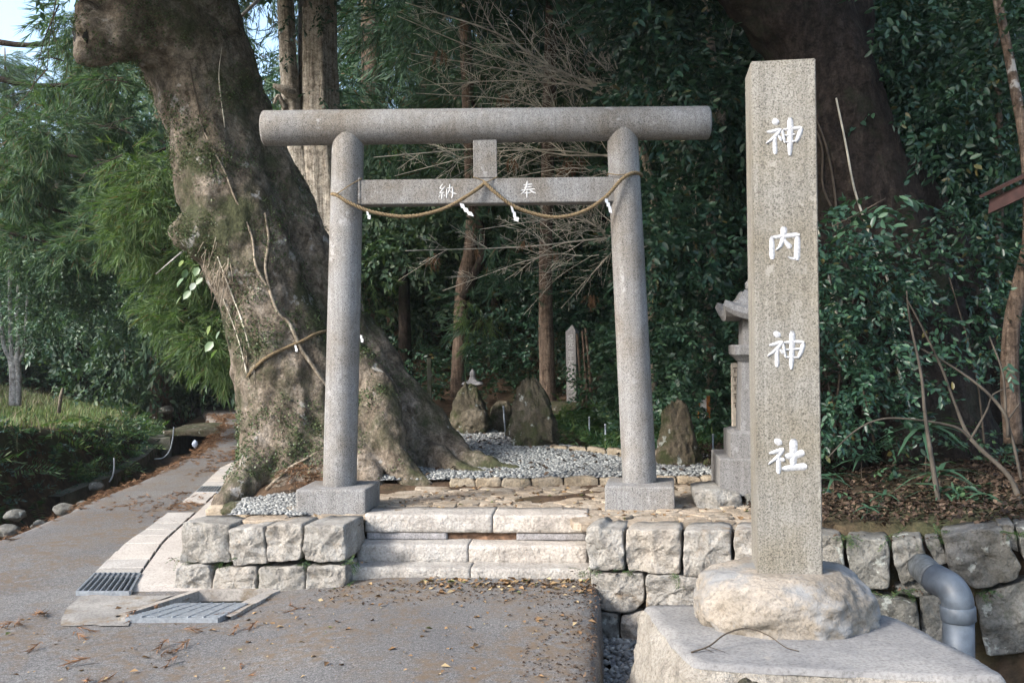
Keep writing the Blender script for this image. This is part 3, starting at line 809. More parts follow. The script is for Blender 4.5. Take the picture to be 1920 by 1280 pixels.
for s in seeds:
    c2 = clip_cell(s, seeds, landing)
    if not c2: continue
    pts = [Vector((p.x, p.y, 0)) for p in c2]
    c = sum(pts, Vector()) / len(pts)
    pts = [c + (p - c) * 0.965 for p in pts]
    pts = resample(chaikin(pts, 1, 0.2), 13)
    zt = cz + rr.uniform(0.008, 0.022)
    tx, ty = rr.uniform(-.06, .06), rr.uniform(-.06, .06)
    V_ = []
    for sc_, dz in ((1.0, -0.05), (1.0, -0.007), (0.93, 0.0)):
        for p in pts:
            q = c + (p - c) * sc_
            e = 0.008 * fbm(q, 14)
            V_.append((q.x + e, q.y + e, zt + dz + (q.x - c.x) * tx + (q.y - c.y) * ty + 0.004 * fbm(q, 20)))
    V_.append((c.x, c.y, zt + 0.003))
    k = 13
    F_ = [(r * k + i, r * k + (i + 1) % k, (r + 1) * k + (i + 1) % k, (r + 1) * k + i) for r in range(2) for i in range(k)] + [(2 * k + i, 2 * k + (i + 1) % k, 3 * k) for i in range(k)]
    put('paving_stone', mesh('paving_stone', V_, F_), M['pave'], pl)

# kerb of small squared stones between the landing and the gravel
kb = thing('stone_kerb', 'row of low tan kerb stones between paved landing and gravel', 'kerb', (0.3, 8.42, 0.37))
x = P(842, 900, 8.42).x
while x < 1.95:
    w = rr.uniform(0.16, 0.30)
    y0 = 8.40 + rr.uniform(-.012, .012) - 0.02 * x
    o = [Vector((x, y0, .34)), Vector((x + w - .008, y0, .34)), Vector((x + w - .008, y0, .445 + rr.uniform(-.012, .008))), Vector((x, y0, .445 + rr.uniform(-.012, .008)))]
    rough_stone('stone', o, Vector((0, -1, 0)), 0.15, M['kerb'], kb, m=20, seed=x * 7, bulge=0.012, amp=0.012)
    x += w

# ------------------------------------------------------------------ gravel
gpoly = [(-1.2, 8.46), (2.2, 8.46), (2.3, 9.4), (1.55, 9.9), (0.75, 10.15), (0.35, 10.7), (-0.35, 12.0), (-0.5, 13.2), (-1.3, 13.2), (-1.1, 11.0), (-0.9, 9.6)]
gl_poly = [(-2.05, 7.22), (-1.5, 7.12), (-1.5, 7.85), (-1.75, 8.3), (-2.15, 7.9)]
gpit = [(0.36, 3.2), (1.0, 3.2), (0.95, 6.5), (0.55, 6.5)]
def sheet(name, poly, step, zf, mat, **kw):
    xs = [p[0] for p in poly]; ys_ = [p[1] for p in poly]
    ax = np.arange(min(xs), max(xs) + step, step); ay = np.arange(min(ys_), max(ys_) + step, step)
    idx, V_, F_ = {}, [], []
    for i, x in enumerate(ax):
        for j, y in enumerate(ay):
            idx[i, j] = len(V_); V_.append((x, y, zf(x, y) + 0.008 * fbm((x, y, 0), 3)))
    for i in range(len(ax) - 1):
        for j in range(len(ay) - 1):
            if inside((ax[i] + step / 2, ay[j] + step / 2), poly): F_.append((idx[i, j], idx[i + 1, j], idx[i + 1, j + 1], idx[i, j + 1]))
    me = mesh(name, V_, F_, True)
    bm = bmesh.new(); bm.from_mesh(me)
    bmesh.ops.delete(bm, geom=[v for v in bm.verts if not v.link_faces], context='VERTS'); bm.to_mesh(me); bm.free()
    return put(name, me, mat, **kw)
zgf = lambda x, y: float(zg(x, y)) + 0.006
gr = sheet('gravel_path', gpoly, 0.1, zgf, M['gravel'], kind='structure')
gr2 = sheet('gravel_bed', gl_poly, 0.07, lambda x, y: 0.375, M['gravel'], kind='structure')
gr3 = sheet('gravel_pit', gpit, 0.1, lambda x, y: -0.33, M['gravel'], kind='structure')
OCT = np.array([(1, 0, 0), (-1, 0, 0), (0, 1, 0), (0, -1, 0), (0, 0, 1), (0, 0, -1), (.62, .62, .35), (-.62, .62, .35), (-.62, -.62, .35), (.62, -.62, .35)], float)
OF = np.array([(4, 6, 7), (4, 7, 8), (4, 8, 9), (4, 9, 6), (0, 6, 9), (2, 7, 6), (1, 8, 7), (3, 9, 8), (0, 2, 6), (2, 1, 7), (1, 3, 8), (3, 0, 9), (0, 5, 2), (2, 5, 1), (1, 5, 3), (3, 5, 0)])
def rotz_mats(n, tilt=0.6):
    a = RNG.uniform(0, 2 * PI, n); b = RNG.normal(0, tilt, n); c = RNG.normal(0, tilt, n)
    ca, sa, cb, sb, cc, sc_ = np.cos(a), np.sin(a), np.cos(b), np.sin(b), np.cos(c), np.sin(c)
    Rz = np.zeros((n, 3, 3)); Rz[:, 0, 0] = ca; Rz[:, 0, 1] = -sa; Rz[:, 1, 0] = sa; Rz[:, 1, 1] = ca; Rz[:, 2, 2] = 1
    Rx = np.zeros((n, 3, 3)); Rx[:, 0, 0] = 1; Rx[:, 1, 1] = cb; Rx[:, 1, 2] = -sb; Rx[:, 2, 1] = sb; Rx[:, 2, 2] = cb
    Ry = np.zeros((n, 3, 3)); Ry[:, 1, 1] = 1; Ry[:, 0, 0] = cc; Ry[:, 0, 2] = sc_; Ry[:, 2, 0] = -sc_; Ry[:, 2, 2] = cc
    return Rz @ Rx @ Ry
def scatter(tv, tf, mats, locs):
    n, k = len(locs), len(tv)
    V_ = np.einsum('nij,kj->nki', mats, tv) + locs[:, None, :]
    F_ = tf[None] + (np.arange(n) * k)[:, None, None]
    return V_.reshape(-1, 3), F_.reshape(-1, tf.shape[1])
def in_poly(n, poly, ymax=None):
    xs = [p[0] for p in poly]; ys_ = [p[1] for p in poly]
    out = []
    while len(out) < n:
        for x, y in zip(RNG.uniform(min(xs), max(xs), 2000), RNG.uniform(min(ys_), max(ys_), 2000)):
            if inside((x, y), poly) and (ymax is None or y < ymax or RNG.random() < .25): out.append((x, y))
    return np.array(out[:n])
def pebbles(name, poly, n, zf, s0, s1, label, ymax=None):
    p = in_poly(n, poly, ymax)
    z = np.array([zf(x, y) for x, y in p])
    s = RNG.uniform(s0, s1, n)
    m = rotz_mats(n, .3) * np.stack([s * RNG.uniform(.8, 1.4, n), s, s * RNG.uniform(.5, .8, n)], 1)[:, None, :]
    V_, F_ = scatter(OCT, OF, m, np.column_stack([p, z + s * .2]))
    put(name, np_mesh(name, V_, F_, True), M['pebble'], label=label, cat='gravel', kind='stuff')
pebbles('gravel', gpoly, 13500, zgf, .010, .021, 'grey crushed gravel spread over the path beyond the gate', 10.5)
pebbles('gravel', gl_poly, 1900, lambda x, y: .38, .010, .02, 'patch of grey gravel beside the left foot block of the gate')
pebbles('gravel', gpit, 2300, lambda x, y: -.325, .012, .026, 'grey gravel in the narrow pit beside the forecourt edge')

# ------------------------------------------------------------------ the stone gate
gate = thing('torii_gate', 'grey granite torii gate with round pillars and straight round top beam', 'gate', (-0.17, 7.42, 0.37))
DT = 7.42
def lathe_between(name, a, b, r0, r1, seg, mat, parent, bev=0.012, rings=14):
    n = rings
    d = (b - a)
    f = [0, bev / d.length * .4, bev / d.length] + [i / n for i in range(1, n)] + [1 - bev / d.length, 1 - bev / d.length * .4, 1]
    f = sorted(f)
    path = [list(a.lerp(b, t)) for t in f]
    rad = []
    for i, t in enumerate(f):
        r = r0 + (r1 - r0) * t
        e = min(i, len(f) - 1 - i)
        rad.append(r - (bev if e == 0 else bev * .35 if e == 1 else 0))
    V_, F_ = tube_vf(path, rad, seg, True)
    V_ = [Vector(v) + Vector((0.0012 * fbm(v, 7), 0.0012 * fbm(v, 7), 0)) for v in V_]
    me = mesh(name, V_, F_)
    for p in me.polygons: p.use_smooth = len(p.vertices) == 4
    return put(name, me, mat, parent)
sc_ = DT / FPX
cl0, cl1 = P(637, 915, DT), P(653, 245, DT)
cr0, cr1 = P(1200, 917, DT), P(1166, 240, DT)
lathe_between('pillar', cl0, cl1, 31.5 * sc_, 29.5 * sc_, 64, M['torii'], gate, 0.004)
lathe_between('pillar', cr0, cr1, 32 * sc_, 29 * sc_, 64, M['torii'], gate, 0.004)
lathe_between('top_beam', P(493, 241, DT), P(1330, 230.5, DT), 33.0 * sc_, 31.0 * sc_, 72, M['torii'], gate, 0.018, 24)
def block_between(name, p, w0, w1, d, mat, yaw=0.0, bev=0.008, parent=gate):   # p: centre of the front, bottom; w0 -> w1 heights as z
    return put(name, box_mesh(name, (p.x - w0 / 2, p.y, p.z), (p.x + w0 / 2, p.y + d, p.z + w1), bev, 2, yaw), mat, parent)
# tie beam and the strut above it
bm = bmesh.new()
th = 0.15
A0, A1, B0, B1 = P(660, 384, DT - th / 2), P(660, 337.5, DT - th / 2), P(1166, 378, DT - th / 2), P(1166, 331, DT - th / 2)
vs_ = [bm.verts.new(p) for p in (A0, B0, B1, A1)] + [bm.verts.new(p + Vector((0, th, 0))) for p in (A0, B0, B1, A1)]
for f in ((0, 1, 2, 3), (5, 4, 7, 6), (1, 5, 6, 2), (4, 0, 3, 7), (3, 2, 6, 7), (4, 5, 1, 0)): bm.faces.new([vs_[i] for i in f])
bmesh.ops.bevel(bm, geom=list(bm.edges), offset=0.006, segments=2, affect='EDGES')
tie_beam = put('tie_beam', bm_mesh('tie_beam', bm), M['torii'], gate)
s0 = P(910, 334, DT - 0.065); s1 = P(910, 262, DT - 0.065)
put('strut', box_mesh('strut', (s0.x - 22 * sc_, s0.y, s0.z + .002), (s0.x + 22 * sc_, s0.y + 0.13, s1.z), 0.005), M['torii'], gate)
# thin collar where the tie beam enters the left pillar
put('collar', box_mesh('collar', (P(676, 360, DT).x - .006, DT - .082, P(676, 385, DT).z), (P(676, 360, DT).x + .008, DT + .082, P(676, 336, DT).z + .002), 0.003), M['torii'], gate)
put('foot_block', box_mesh('foot_block', (-1.56, 7.17, 0.355), (-1.045, 7.64, 0.553), 0.016, 2, R(-5), 0.004, 3), M['torii'], gate)
put('foot_block', box_mesh('foot_block', (0.69, 7.18, 0.355), (1.19, 7.65, 0.545), 0.016, 2, R(-9), 0.004, 3), M['torii'], gate)

# brush strokes: each stroke a list of (x, y, width); a slight ridge down the middle
def glyph(strokes, O, U, Vv, Nn, name, mat, parent, lift=0.0012, ridge=0.0022, smooth=True):
    V_, F_ = [], []
    for si, s in enumerate(strokes):
        c = crom(s, 5) if len(s) > 2 else np.array([np.array(s[0]) + (np.array(s[1]) - np.array(s[0])) * t for t in np.linspace(0, 1, 7)])
        T = np.gradient(c[:, :2], axis=0); T /= np.linalg.norm(T, axis=1)[:, None] + 1e-9
        n = len(c); o = len(V_)
        for i in range(n):
            x, y, w = c[i]
            e = min(1.0, 0.45 + 0.55 * min(i, n - 1 - i) / 1.2)
            nx, ny = -T[i][1], T[i][0]
            for k, (f, h) in enumerate(((-.5, -0.001), (-.42, lift), (0, lift + ridge), (.42, lift), (.5, -0.001))):
                q = O + U * (x + nx * w * f * e) + Vv * (y + ny * w * f * e) + Nn * (h + si * 0.0002)
                V_.append(q)
        for i in range(n - 1):
            for k in range(4): F_.append((o + i * 5 + k, o + i * 5 + k + 1, o + (i + 1) * 5 + k + 1, o + (i + 1) * 5 + k))
        F_.append(tuple(o + k for k in range(5))); F_.append(tuple(o + (n - 1) * 5 + k for k in range(4, -1, -1)))
    return put(name, mesh(name, V_, F_, smooth), mat, parent)
# characters on the tie beam, in the frame of a 3x enlargement of [600,200]-[1240,440]
def nuki_frame():
    O = P(600, 200, DT - th / 2); U = (P(610, 200, DT - th / 2) - O) / 30; Vv = (P(600, 210, DT - th / 2) - O) / 30
    return O, U, Vv
O, U, Vv = nuki_frame()
Nn = Vector((0, -1, 0))
ho = [[(1142, 442, 7), (1194, 436, 8)], [(1146, 456, 6), (1190, 451, 7)], [(1128, 472, 7), (1210, 463, 8)], [(1166, 416, 6), (1163, 445, 9), (1150, 475, 7), (1128, 495, 3)],
      [(1176, 462, 5), (1192, 478, 8), (1214, 487, 6)], [(1146, 488, 6), (1186, 484, 7)], [(1165, 472, 8), (1164, 512, 6)]]
no = [[(692, 434, 5), (676, 458, 7), (692, 462, 5)], [(706, 446, 5), (672, 488, 7)], [(672, 488, 6), (700, 482, 5)], [(688, 486, 7), (685, 520, 6)], [(677, 496, 5), (668, 512, 6)], [(698, 494, 5), (702, 506, 6)],
      [(714, 458, 6), (712, 514, 7)], [(714, 460, 6), (748, 454, 7)], [(746, 454, 7), (746, 500, 8), (740, 516, 4)], [(731, 434, 6), (729, 468, 7), (716, 494, 3)], [(731, 472, 4), (744, 484, 7), (768, 492, 6)]]
ho = [[(x, y, w * 1.25) for x, y, w in s] for s in ho]; no = [[(x, y, w * 1.2) for x, y, w in s] for s in no]
glyph(ho, O, U, Vv, Nn, 'character', M['char'], tie_beam, 0.001, 0.001)
glyph(no, O, U, Vv, Nn, 'character', M['char'], tie_beam, 0.001, 0.001)

# ------------------------------------------------------------------ straw rope and paper streamers on the gate
def rope(name, label, path, r, cat='rope', group=None, twist=0.075):
    path = np.asarray(path, float)
    L = np.concatenate([[0], np.cumsum(np.linalg.norm(np.diff(path, axis=0), axis=1))])
    n = max(8, int(L[-1] / 0.012))
    s = np.linspace(0, L[-1], n)
    pts = np.stack([np.interp(s, L, path[:, k]) for k in range(3)], 1)
    T = np.gradient(pts, axis=0); T /= np.linalg.norm(T, axis=1)[:, None]
    t = thing(name, label, cat, tuple(pts[0]), group)
    Nv = np.cross(T[0], [0.3, 0.2, 1]); Nv /= np.linalg.norm(Nv)
    fr = []
    for i in range(n):
        Nv = Nv - T[i] * Nv.dot(T[i]); Nv /= np.linalg.norm(Nv); fr.append((Nv.copy(), np.cross(T[i], Nv)))
    for k in range(3):
        sp, rad = [], []
        for i in range(n):
            a = 2 * PI * (s[i] / twist + k / 3)
            e = min(1, 0.35 + s[i] / .05, 0.35 + (L[-1] - s[i]) / .05)
            sp.append(pts[i] + (fr[i][0] * math.cos(a) + fr[i][1] * math.sin(a)) * r * 0.62 * e)
            rad.append(r * 0.56 * e * (1 + 0.12 * noise.noise(Vector((s[i] * 30, k, 0)))))
        put('strand', tube('strand', sp, rad, 6), M['rope'], t)
    return t
yf = DT - 0.15
gl = crom([P(626, 366, DT + .02), P(623, 364, DT - .06), P(632, 366, DT - .11), P(655, 380, DT - .145), P(700, 398, yf), P(765, 406, yf), P(830, 392, yf - .0), P(880, 365, yf + .02), P(913, 341, DT - .09)], 10)
rope('straw_rope', 'twisted straw rope swag on the left half of the gate', gl, 0.013)
grr = crom([P(905, 338, DT - .098), P(930, 362, yf - .0), P(970, 390, yf), P(1035, 407, yf), P(1090, 398, yf), P(1135, 370, DT - .155), P(1165, 337, DT - .15), P(1185, 325, DT - .12), P(1200, 326, DT - .05), P(1204, 332, DT + .02)], 10)
rope('straw_rope', 'twisted straw rope swag on the right half of the gate', grr, 0.013)
def cord(label, pts, r=0.004):
    p = crom(pts, 6)
    o = put('tie_cord', tube('tie_cord', p, [r] * len(p), 6), M['rope'], label=label, cat='cord')
    return o
cord('thin straw cord slanting from the left pillar to the tie beam end', [P(624, 362, DT - .06), P(630, 364, DT - .118), P(655, 348, DT - .14), P(676, 336, DT - .09), P(678, 335, DT - .06)])
cord('thin straw cord crossed over the foot of the centre strut', [P(887, 332, DT - .07), P(905, 338, DT - .085), P(912, 341, DT - .1), P(920, 338, DT - .085), P(933, 331, DT - .07)])
cord('thin straw cord tied round the right pillar above the tie beam', [P(1138, 329, DT - .03), P(1142, 326, DT - .09), P(1160, 328, DT - .125), P(1180, 326, DT - .11), P(1198, 327, DT - .04)])
def streamer(label, px, py, folds, s=1.0, tail=False):
    """zigzag paper streamer: folded strips hanging from the rope"""
    V_, F_ = [], []
    y = 0; x = 0
    for k, (w, h, dx, dz) in enumerate(folds):
        V_ += [(x, 0.004 * k - dz, -y), (x + w, 0.004 * k + dz, -y - w * .25), (x + w + dx, 0.004 * k + dz, -y - h - w * .25), (x + dx, 0.004 * k - dz, -y - h)]
        o = len(V_) - 4; F_.append((o, o + 1, o + 2, o + 3))
        if k: F_.append((o - 2, o - 1, o, o + 1))
        x += dx + (w * .35); y += h * .8
    V_ = [Vector(v) * s + P(px, py, DT - 0.158) for v in V_]
    me = mesh('paper_streamer', V_, F_)
    bm = bmesh.new(); bm.from_mesh(me)
    bmesh.ops.solidify(bm, geom=list(bm.faces), thickness=0.0012); bm.to_mesh(me); bm.free()
    return put('paper_streamer', me, M['paper'], label=label, cat='paper streamer', group='paper streamers on the gate rope')
streamer('tiny white paper streamer on the rope beside the left pillar', 687, 396, [(.014, .03, .004, .002), (.02, .03, -.002, .002)])
streamer('white zigzag paper streamer hanging below the tie beam left of centre', 862, 381, [(.03, .035, .01, .004), (.035, .035, .012, .004), (.04, .03, .016, .004)])
streamer('long curling white paper streamer hanging right of the centre strut', 957, 386, [(.016, .05, .012, .003), (.02, .045, .002, .003), (.034, .03, -.004, .003)])
streamer('white paper streamer clinging to the inner side of the right pillar', 1134, 372, [(.022, .03, .002, .004), (.026, .035, .004, .004), (.022, .05, .008, .003)])

# ------------------------------------------------------------------ inscribed post, its boulder and the pad
pad = thing('stone_pad', 'low concrete topped pad with rough stone sides under the tall post', 'plinth', (1.3, 4.6, -0.33))
padc = [(0.66, 5.22), (0.735, 4.22), (2.0, 3.98), (1.86, 4.96)]
pp = resample(chaikin(chaikin([Vector((x, y, 0.22)) for x, y in padc], 1, 0.06), 1, 0.2), 120)
c = sum(pp, Vector()) / len(pp)
V_, F_ = [], []
pp = [p + Vector((fbm((p.x * 8, p.y * 8, 1)) * .014, fbm((p.x * 8, p.y * 8, 5)) * .014, 0)) for p in pp]
ringsT = [1.006, 0.985, 0.9, 0.75, 0.55, 0.3]
for s in ringsT:
    for p in pp:
        q = c + (p - c) * s
        V_.append((q.x, q.y, 0.22 - (0.022 if s > 1 else 0) + 0.004 * fbm(q, 5)))
V_.append((c.x, c.y, 0.22)); k = len(pp)
F_ = [(r * k + i, r * k + (i + 1) % k, (r + 1) * k + (i + 1) % k, (r + 1) * k + i) for r in range(5) for i in range(k)] + [(5 * k + i, 5 * k + (i + 1) % k, 6 * k) for i in range(k)]
put('top_slab', mesh('top_slab', V_, F_, True), M['pad'], pad)
V_, F_ = [], []
for j in range(13):
    z = 0.204 - 0.045 * j
    for p in pp:
        d = (p - c); d.z = 0; d.normalize()
        q = Vector((p.x, p.y, z)) + d * (-0.004 + 0.012 * j + (0.045 if j else 0.0) * (fbm((p.x * 11, p.y * 11, z * 16), 1, 6) * .9 + 0.3))
        V_.append(q)
F_ = [(r * k + i, (r + 1) * k + i, (r + 1) * k + (i + 1) % k, r * k + (i + 1) % k) for r in range(12) for i in range(k)]
put('side', mesh('side', V_, F_, True), M['padside'], pad)

def boulder(name, ctr, half, mat, seed=0, sub=5, amp=0.1, flat_top=None, parent=None, sink=0.0, lean=(0, 0), taper=0.0, ridged=0.0, pw=2.0, **kw):
    bm = bmesh.new()
    bmesh.ops.create_icosphere(bm, subdivisions=sub, radius=1)
    so = Vector((seed * 2.3, seed * 5.1, seed * 1.7))
    for v in bm.verts:
        n = v.co.normalized()
        e = (abs(n.x) ** pw + abs(n.y) ** pw + abs(n.z) ** pw) ** (-1 / pw)
        d = e * (1 + amp * fbm(n + so, 1.3, 4) + amp * .35 * fbm(n + so, 5, 4) - ridged * abs(fbm(n + so, 2.2, 3)))
        q = n * d
        if flat_top is not None and q.z > flat_top: q.z = flat_top + (q.z - flat_top) * 0.15
        h = q.z + 1
        t = 1 - taper * h / 2
        v.co = Vector((q.x * half[0] * t + lean[0] * h, q.y * half[1] * t + lean[1] * h, q.z * half[2])) + Vector(ctr)
    return put(name, bm_mesh(name, bm, True), mat, parent, **kw)
boulder('boulder', (1.325, 4.95, 0.25), (0.445, 0.41, 0.255), M['boulder'], 17, 6, 0.10, 0.82, pw=2.3, ridged=0.015,
        label='rounded tan boulder that carries the tall inscribed post', cat='boulder')
yaw = R(-8)
Uf = Vector((math.cos(yaw), math.sin(yaw), 0)); Nf = Vector((Uf.y, -Uf.x, 0))
post = thing('inscribed_post', 'tall square granite post with four white carved characters', 'stone post', (1.33, 4.95, 0.44))
fl = P(1421.5, 1088, 4.82); pw_ = 0.304
fr_top = P(1407.5, 114, 4.82)
zb_, zt_ = fl.z - 0.06, fr_top.z
bm = bmesh.new()
tap = 0.0
cor = []
for (z, ins) in ((zb_, 0), (zt_ - 0.004, tap)):
    for (a, b) in ((0, 0), (1, 0), (1, 1), (0, 1)):
        f = (z - zb_) / (zt_ - zb_)
        base_ = Vector((fl.x, fl.y, 0))
        q = base_ + Uf * (pw_ * a) - Nf * (pw_ * b)
        cor.append(bm.verts.new((q.x, q.y, z)))
ap = Vector((fl.x, fl.y, 0)) + Uf * pw_ / 2 - Nf * pw_ / 2
apex = bm.verts.new((ap.x, ap.y, zt_ + 0.012))
for i in range(4):
    j = (i + 1) % 4
    bm.faces.new((cor[i], cor[j], cor[j + 4], cor[i + 4])); bm.faces.new((cor[i + 4], cor[j + 4], apex))
bm.faces.new(cor[3::-1])
bmesh.ops.bevel(bm, geom=[e for e in bm.edges if apex not in e.verts], offset=0.005, segments=2, affect='EDGES')
shaft = put('shaft', bm_mesh('shaft', bm), M['post'], post)
def post_glyph(strokes, ty):
    """strokes in a 3.3706x enlargement of a 170x380 window whose top is at row ty"""
    w2 = []
    for s in strokes:
        o = []
        for x, y, w in s:
            py = ty + y / 3.3706
            px = 1390 + x / 3.3706
            left = 1407.5 + (py - 114) * (1421.5 - 1407.5) / (1088 - 114)
            o.append(((px - left) / 117.5 * pw_, fr_top.z - (py - 112.5) * (fr_top.z - fl.z) / (1087 - 112.5), w / 3.3706 / 117.5 * pw_))
        w2.append(o)
    w2 = [[(x, y, w * 1.32) for x, y, w in s] for s in w2]
    glyph(w2, Vector((fl.x, fl.y, 0)), Uf, Vector((0, 0, 1)), Nf, 'character', M['white'], shaft, 0.0008, 0.0055)
kami1 = [[(192, 152, 24), (212, 166, 34), (232, 172, 22)], [(156, 230, 14), (195, 226, 20), (246, 214, 22)], [(246, 212, 20), (205, 262, 20), (150, 302, 8)], [(207, 250, 20), (207, 318, 22), (210, 368, 24)], [(226, 252, 8), (240, 270, 16), (250, 288, 12)],
         [(252, 216, 14), (260, 258, 14), (268, 300, 12)], [(252, 220, 14), (310, 214, 16), (372, 210, 22)], [(370, 210, 24), (352, 262, 22), (334, 302, 12)], [(266, 256, 12), (330, 250, 12)], [(268, 298, 13), (336, 294, 13)], [(300, 142, 30), (301, 250, 28), (298, 382, 22)]]
uchi = [[(188, 884, 22), (190, 960, 28), (192, 1030, 30)], [(180, 896, 18), (270, 886, 22), (358, 880, 26)], [(346, 884, 28), (344, 970, 30), (342, 1040, 32)], [(342, 1030, 18), (316, 1030, 14), (284, 1018, 5)], [(262, 826, 34), (260, 890, 28), (242, 945, 20), (212, 976, 6)], [(262, 905, 10), (286, 940, 22), (304, 962, 26)]]
kami2 = [[(198, 144, 20), (222, 156, 32), (240, 168, 20)], [(172, 226, 14), (210, 216, 20), (256, 202, 20)], [(256, 202, 18), (218, 250, 20), (162, 293, 8)], [(222, 242, 20), (221, 300, 22), (222, 360, 24)], [(236, 248, 8), (252, 266, 16), (264, 278, 12)],
         [(260, 212, 14), (266, 256, 14), (274, 302, 13)], [(258, 210, 14), (320, 204, 16), (386, 208, 20)], [(384, 208, 22), (370, 262, 22), (352, 305, 14)], [(270, 254, 12), (368, 248, 12)], [(274, 300, 13), (352, 303, 13)], [(314, 132, 32), (312, 250, 26), (308, 376, 22)]]
yashiro = [[(204, 818, 20), (230, 834, 34), (250, 846, 22)], [(172, 906, 14), (215, 894, 22), (264, 876, 24)], [(264, 878, 20), (222, 930, 20), (168, 974, 8)], [(230, 905, 22), (231, 970, 24), (232, 1032, 26)], [(240, 936, 10), (254, 944, 22), (268, 950, 18)],
           [(322, 812, 40), (322, 900, 36), (320, 985, 32)], [(268, 926, 30), (330, 916, 32), (388, 898, 38)], [(250, 1004, 26), (330, 992, 30), (404, 986, 38)]]
post_glyph(kami1, 180); post_glyph(uchi, 180); post_glyph(kami2, 580); post_glyph(yashiro, 580)
# a wiry fallen twig on the pad and a mossy stone at its foot
tw = crom([G(1296, 1222, .225), P(1330, 1210, 4.40), P(1360, 1188, 4.43), P(1400, 1177, 4.45), P(1440, 1190, 4.43), P(1472, 1212, 4.40), G(1498, 1220, .225)], 8)
t_ = thing('fallen_twig', 'wiry dead twig arched on the pad before the boulder', 'twig', tuple(tw[0]))
put('stem', tube('stem', tw, np.linspace(.0045, .002, len(tw)), 5), M['twig_dark'], t_)
for a, b in (((1330, 1212), (1360, 1222)), ((1318, 1214), (1338, 1222))):
    q = [P(*a, 4.40), G(*b, .225)]
    put('side_twig', tube('side_twig', q, [.002, .001], 4), M['twig_dark'], t_)
boulder('mossy_stone', (0.91, 3.90, 0.02), (0.14, 0.10, 0.24), M['stand'], 9, 4, 0.15, label='mossy stone leaning on the front side of the pad', cat='stone')

# ------------------------------------------------------------------ stone lantern behind the post
dl = 7.5
ln = thing('stone_lantern', 'tall grey stone lantern half hidden behind the inscribed post', 'stone lantern', tuple(P(1425, 920, dl)))
def pxw(p): return p * dl / FPX
lc = P(1422, 900, dl)
lx = lambda py: P(1437 - (py - 900) * 0.0, py, dl)
def prism(name, n, prof, rot=0.0, mat=M['lantern'], parent=None):
    """stacked n-gon rings; prof rows of (row, half-width in px)"""
    V_, F_ = [], []
    for py, hw in prof:
        ctr = lx(py)
        for k in range(n):
            a = 2 * PI * (k + .5) / n + rot
            r = pxw(hw) / math.cos(PI / n)
            V_.append((ctr.x + r * math.cos(a), dl + 0.2 + r * math.sin(a) * 1.0, ctr.z))
    m_ = len(prof)
    for i in range(m_ - 1):
        for k in range(n): F_.append((i * n + k, i * n + (k + 1) % n, (i + 1) * n + (k + 1) % n, (i + 1) * n + k))
    F_.append(tuple(range(n - 1, -1, -1))); F_.append(tuple((m_ - 1) * n + k for k in range(n)))
    bm = bmesh.new(); vv = [bm.verts.new(v) for v in V_]
    for f in F_: bm.faces.new([vv[i] for i in f])
    return put(name, bm_mesh(name, bm), mat, parent or ln)
yw = R(-6)
prism('lower_base', 4, [(924, 84), (858, 84), (856, 82)], yw); prism('upper_base', 4, [(856, 62), (812, 62), (807, 52)], yw)
prism('shaft', 4, [(808, 41), (676, 38)], yw); prism('collar', 4, [(677, 40), (670, 46), (664, 53), (648, 54), (646, 52)], yw)
prism('fire_box', 4, [(647, 36), (590, 36)], yw)
fb = ln.children[-1]
fc = lx(618)
op = box_mesh('opening', (-pxw(18), -pxw(36) - .004, -pxw(20)), (pxw(18), -pxw(36) + .01, pxw(20)), 0)  # black panel on the face stands for the shaded recess
op.transform(Matrix.Translation((fc.x, dl + .2, fc.z)) @ Matrix.Rotation(yw, 4, 'Z'))
put('opening', op, M['black'], fb)
# roof with upturned corners
V_, F_ = [], []
n = 9
for r, (py, hw) in enumerate([(600, 68), (590, 73), (580, 69), (572, 50), (562, 40), (550, 34), (546, 30)]):
    cc = lx(py)
    for side in range(4):
        for k in range(n - 1):
            t = -1 + 2 * k / (n - 1)
            up = (abs(t) ** 3) * (0.075 if r in (0, 1, 2) else 0.02)
            x, y = {0: (t, -1), 1: (1, t), 2: (-t, 1), 3: (-1, -t)}[side]
            w = pxw(hw) * (1 + 0.06 * abs(t) ** 4)
            X, Y = x * w, y * w
            V_.append((cc.x + X * math.cos(yw) - Y * math.sin(yw), dl + .2 + X * math.sin(yw) + Y * math.cos(yw), cc.z + up))
nn = 4 * (n - 1)
for r in range(6):
    for k in range(nn): F_.append((r * nn + k, r * nn + (k + 1) % nn, (r + 1) * nn + (k + 1) % nn, (r + 1) * nn + k))
F_.append(tuple(range(nn - 1, -1, -1))); F_.append(tuple(6 * nn + k for k in range(nn)))
rf = put('roof', mesh('roof', V_, F_), M['lantern'], ln)
prism('finial', 12, [(546, 20), (538, 26), (528, 27), (518, 20), (510, 4)], 0, parent=rf)
o, nrm_ = [P(x, y, 7.28) for x, y in ((1300, 922), (1340, 915), (1388, 926), (1395, 950), (1393, 975), (1364, 996), (1325, 985), (1306, 955))], Vector((-.1, -1, 0))
rough_stone('footing_rock', o, nrm_, 0.5, M['wall'], None, seed=77, bulge=0.05, amp=0.03, label='pale broken rock carrying the stone lantern', cat='rock')
o = [P(x, y, 7.3) for x, y in ((1400, 925), (1560, 920), (1562, 985), (1398, 990))]
rough_stone('footing_rock', o, nrm_, 0.45, M['wall_mossy'], None, seed=79, bulge=0.03, amp=0.03, label='mossy rock showing just behind the right edge of the inscribed post', cat='rock')

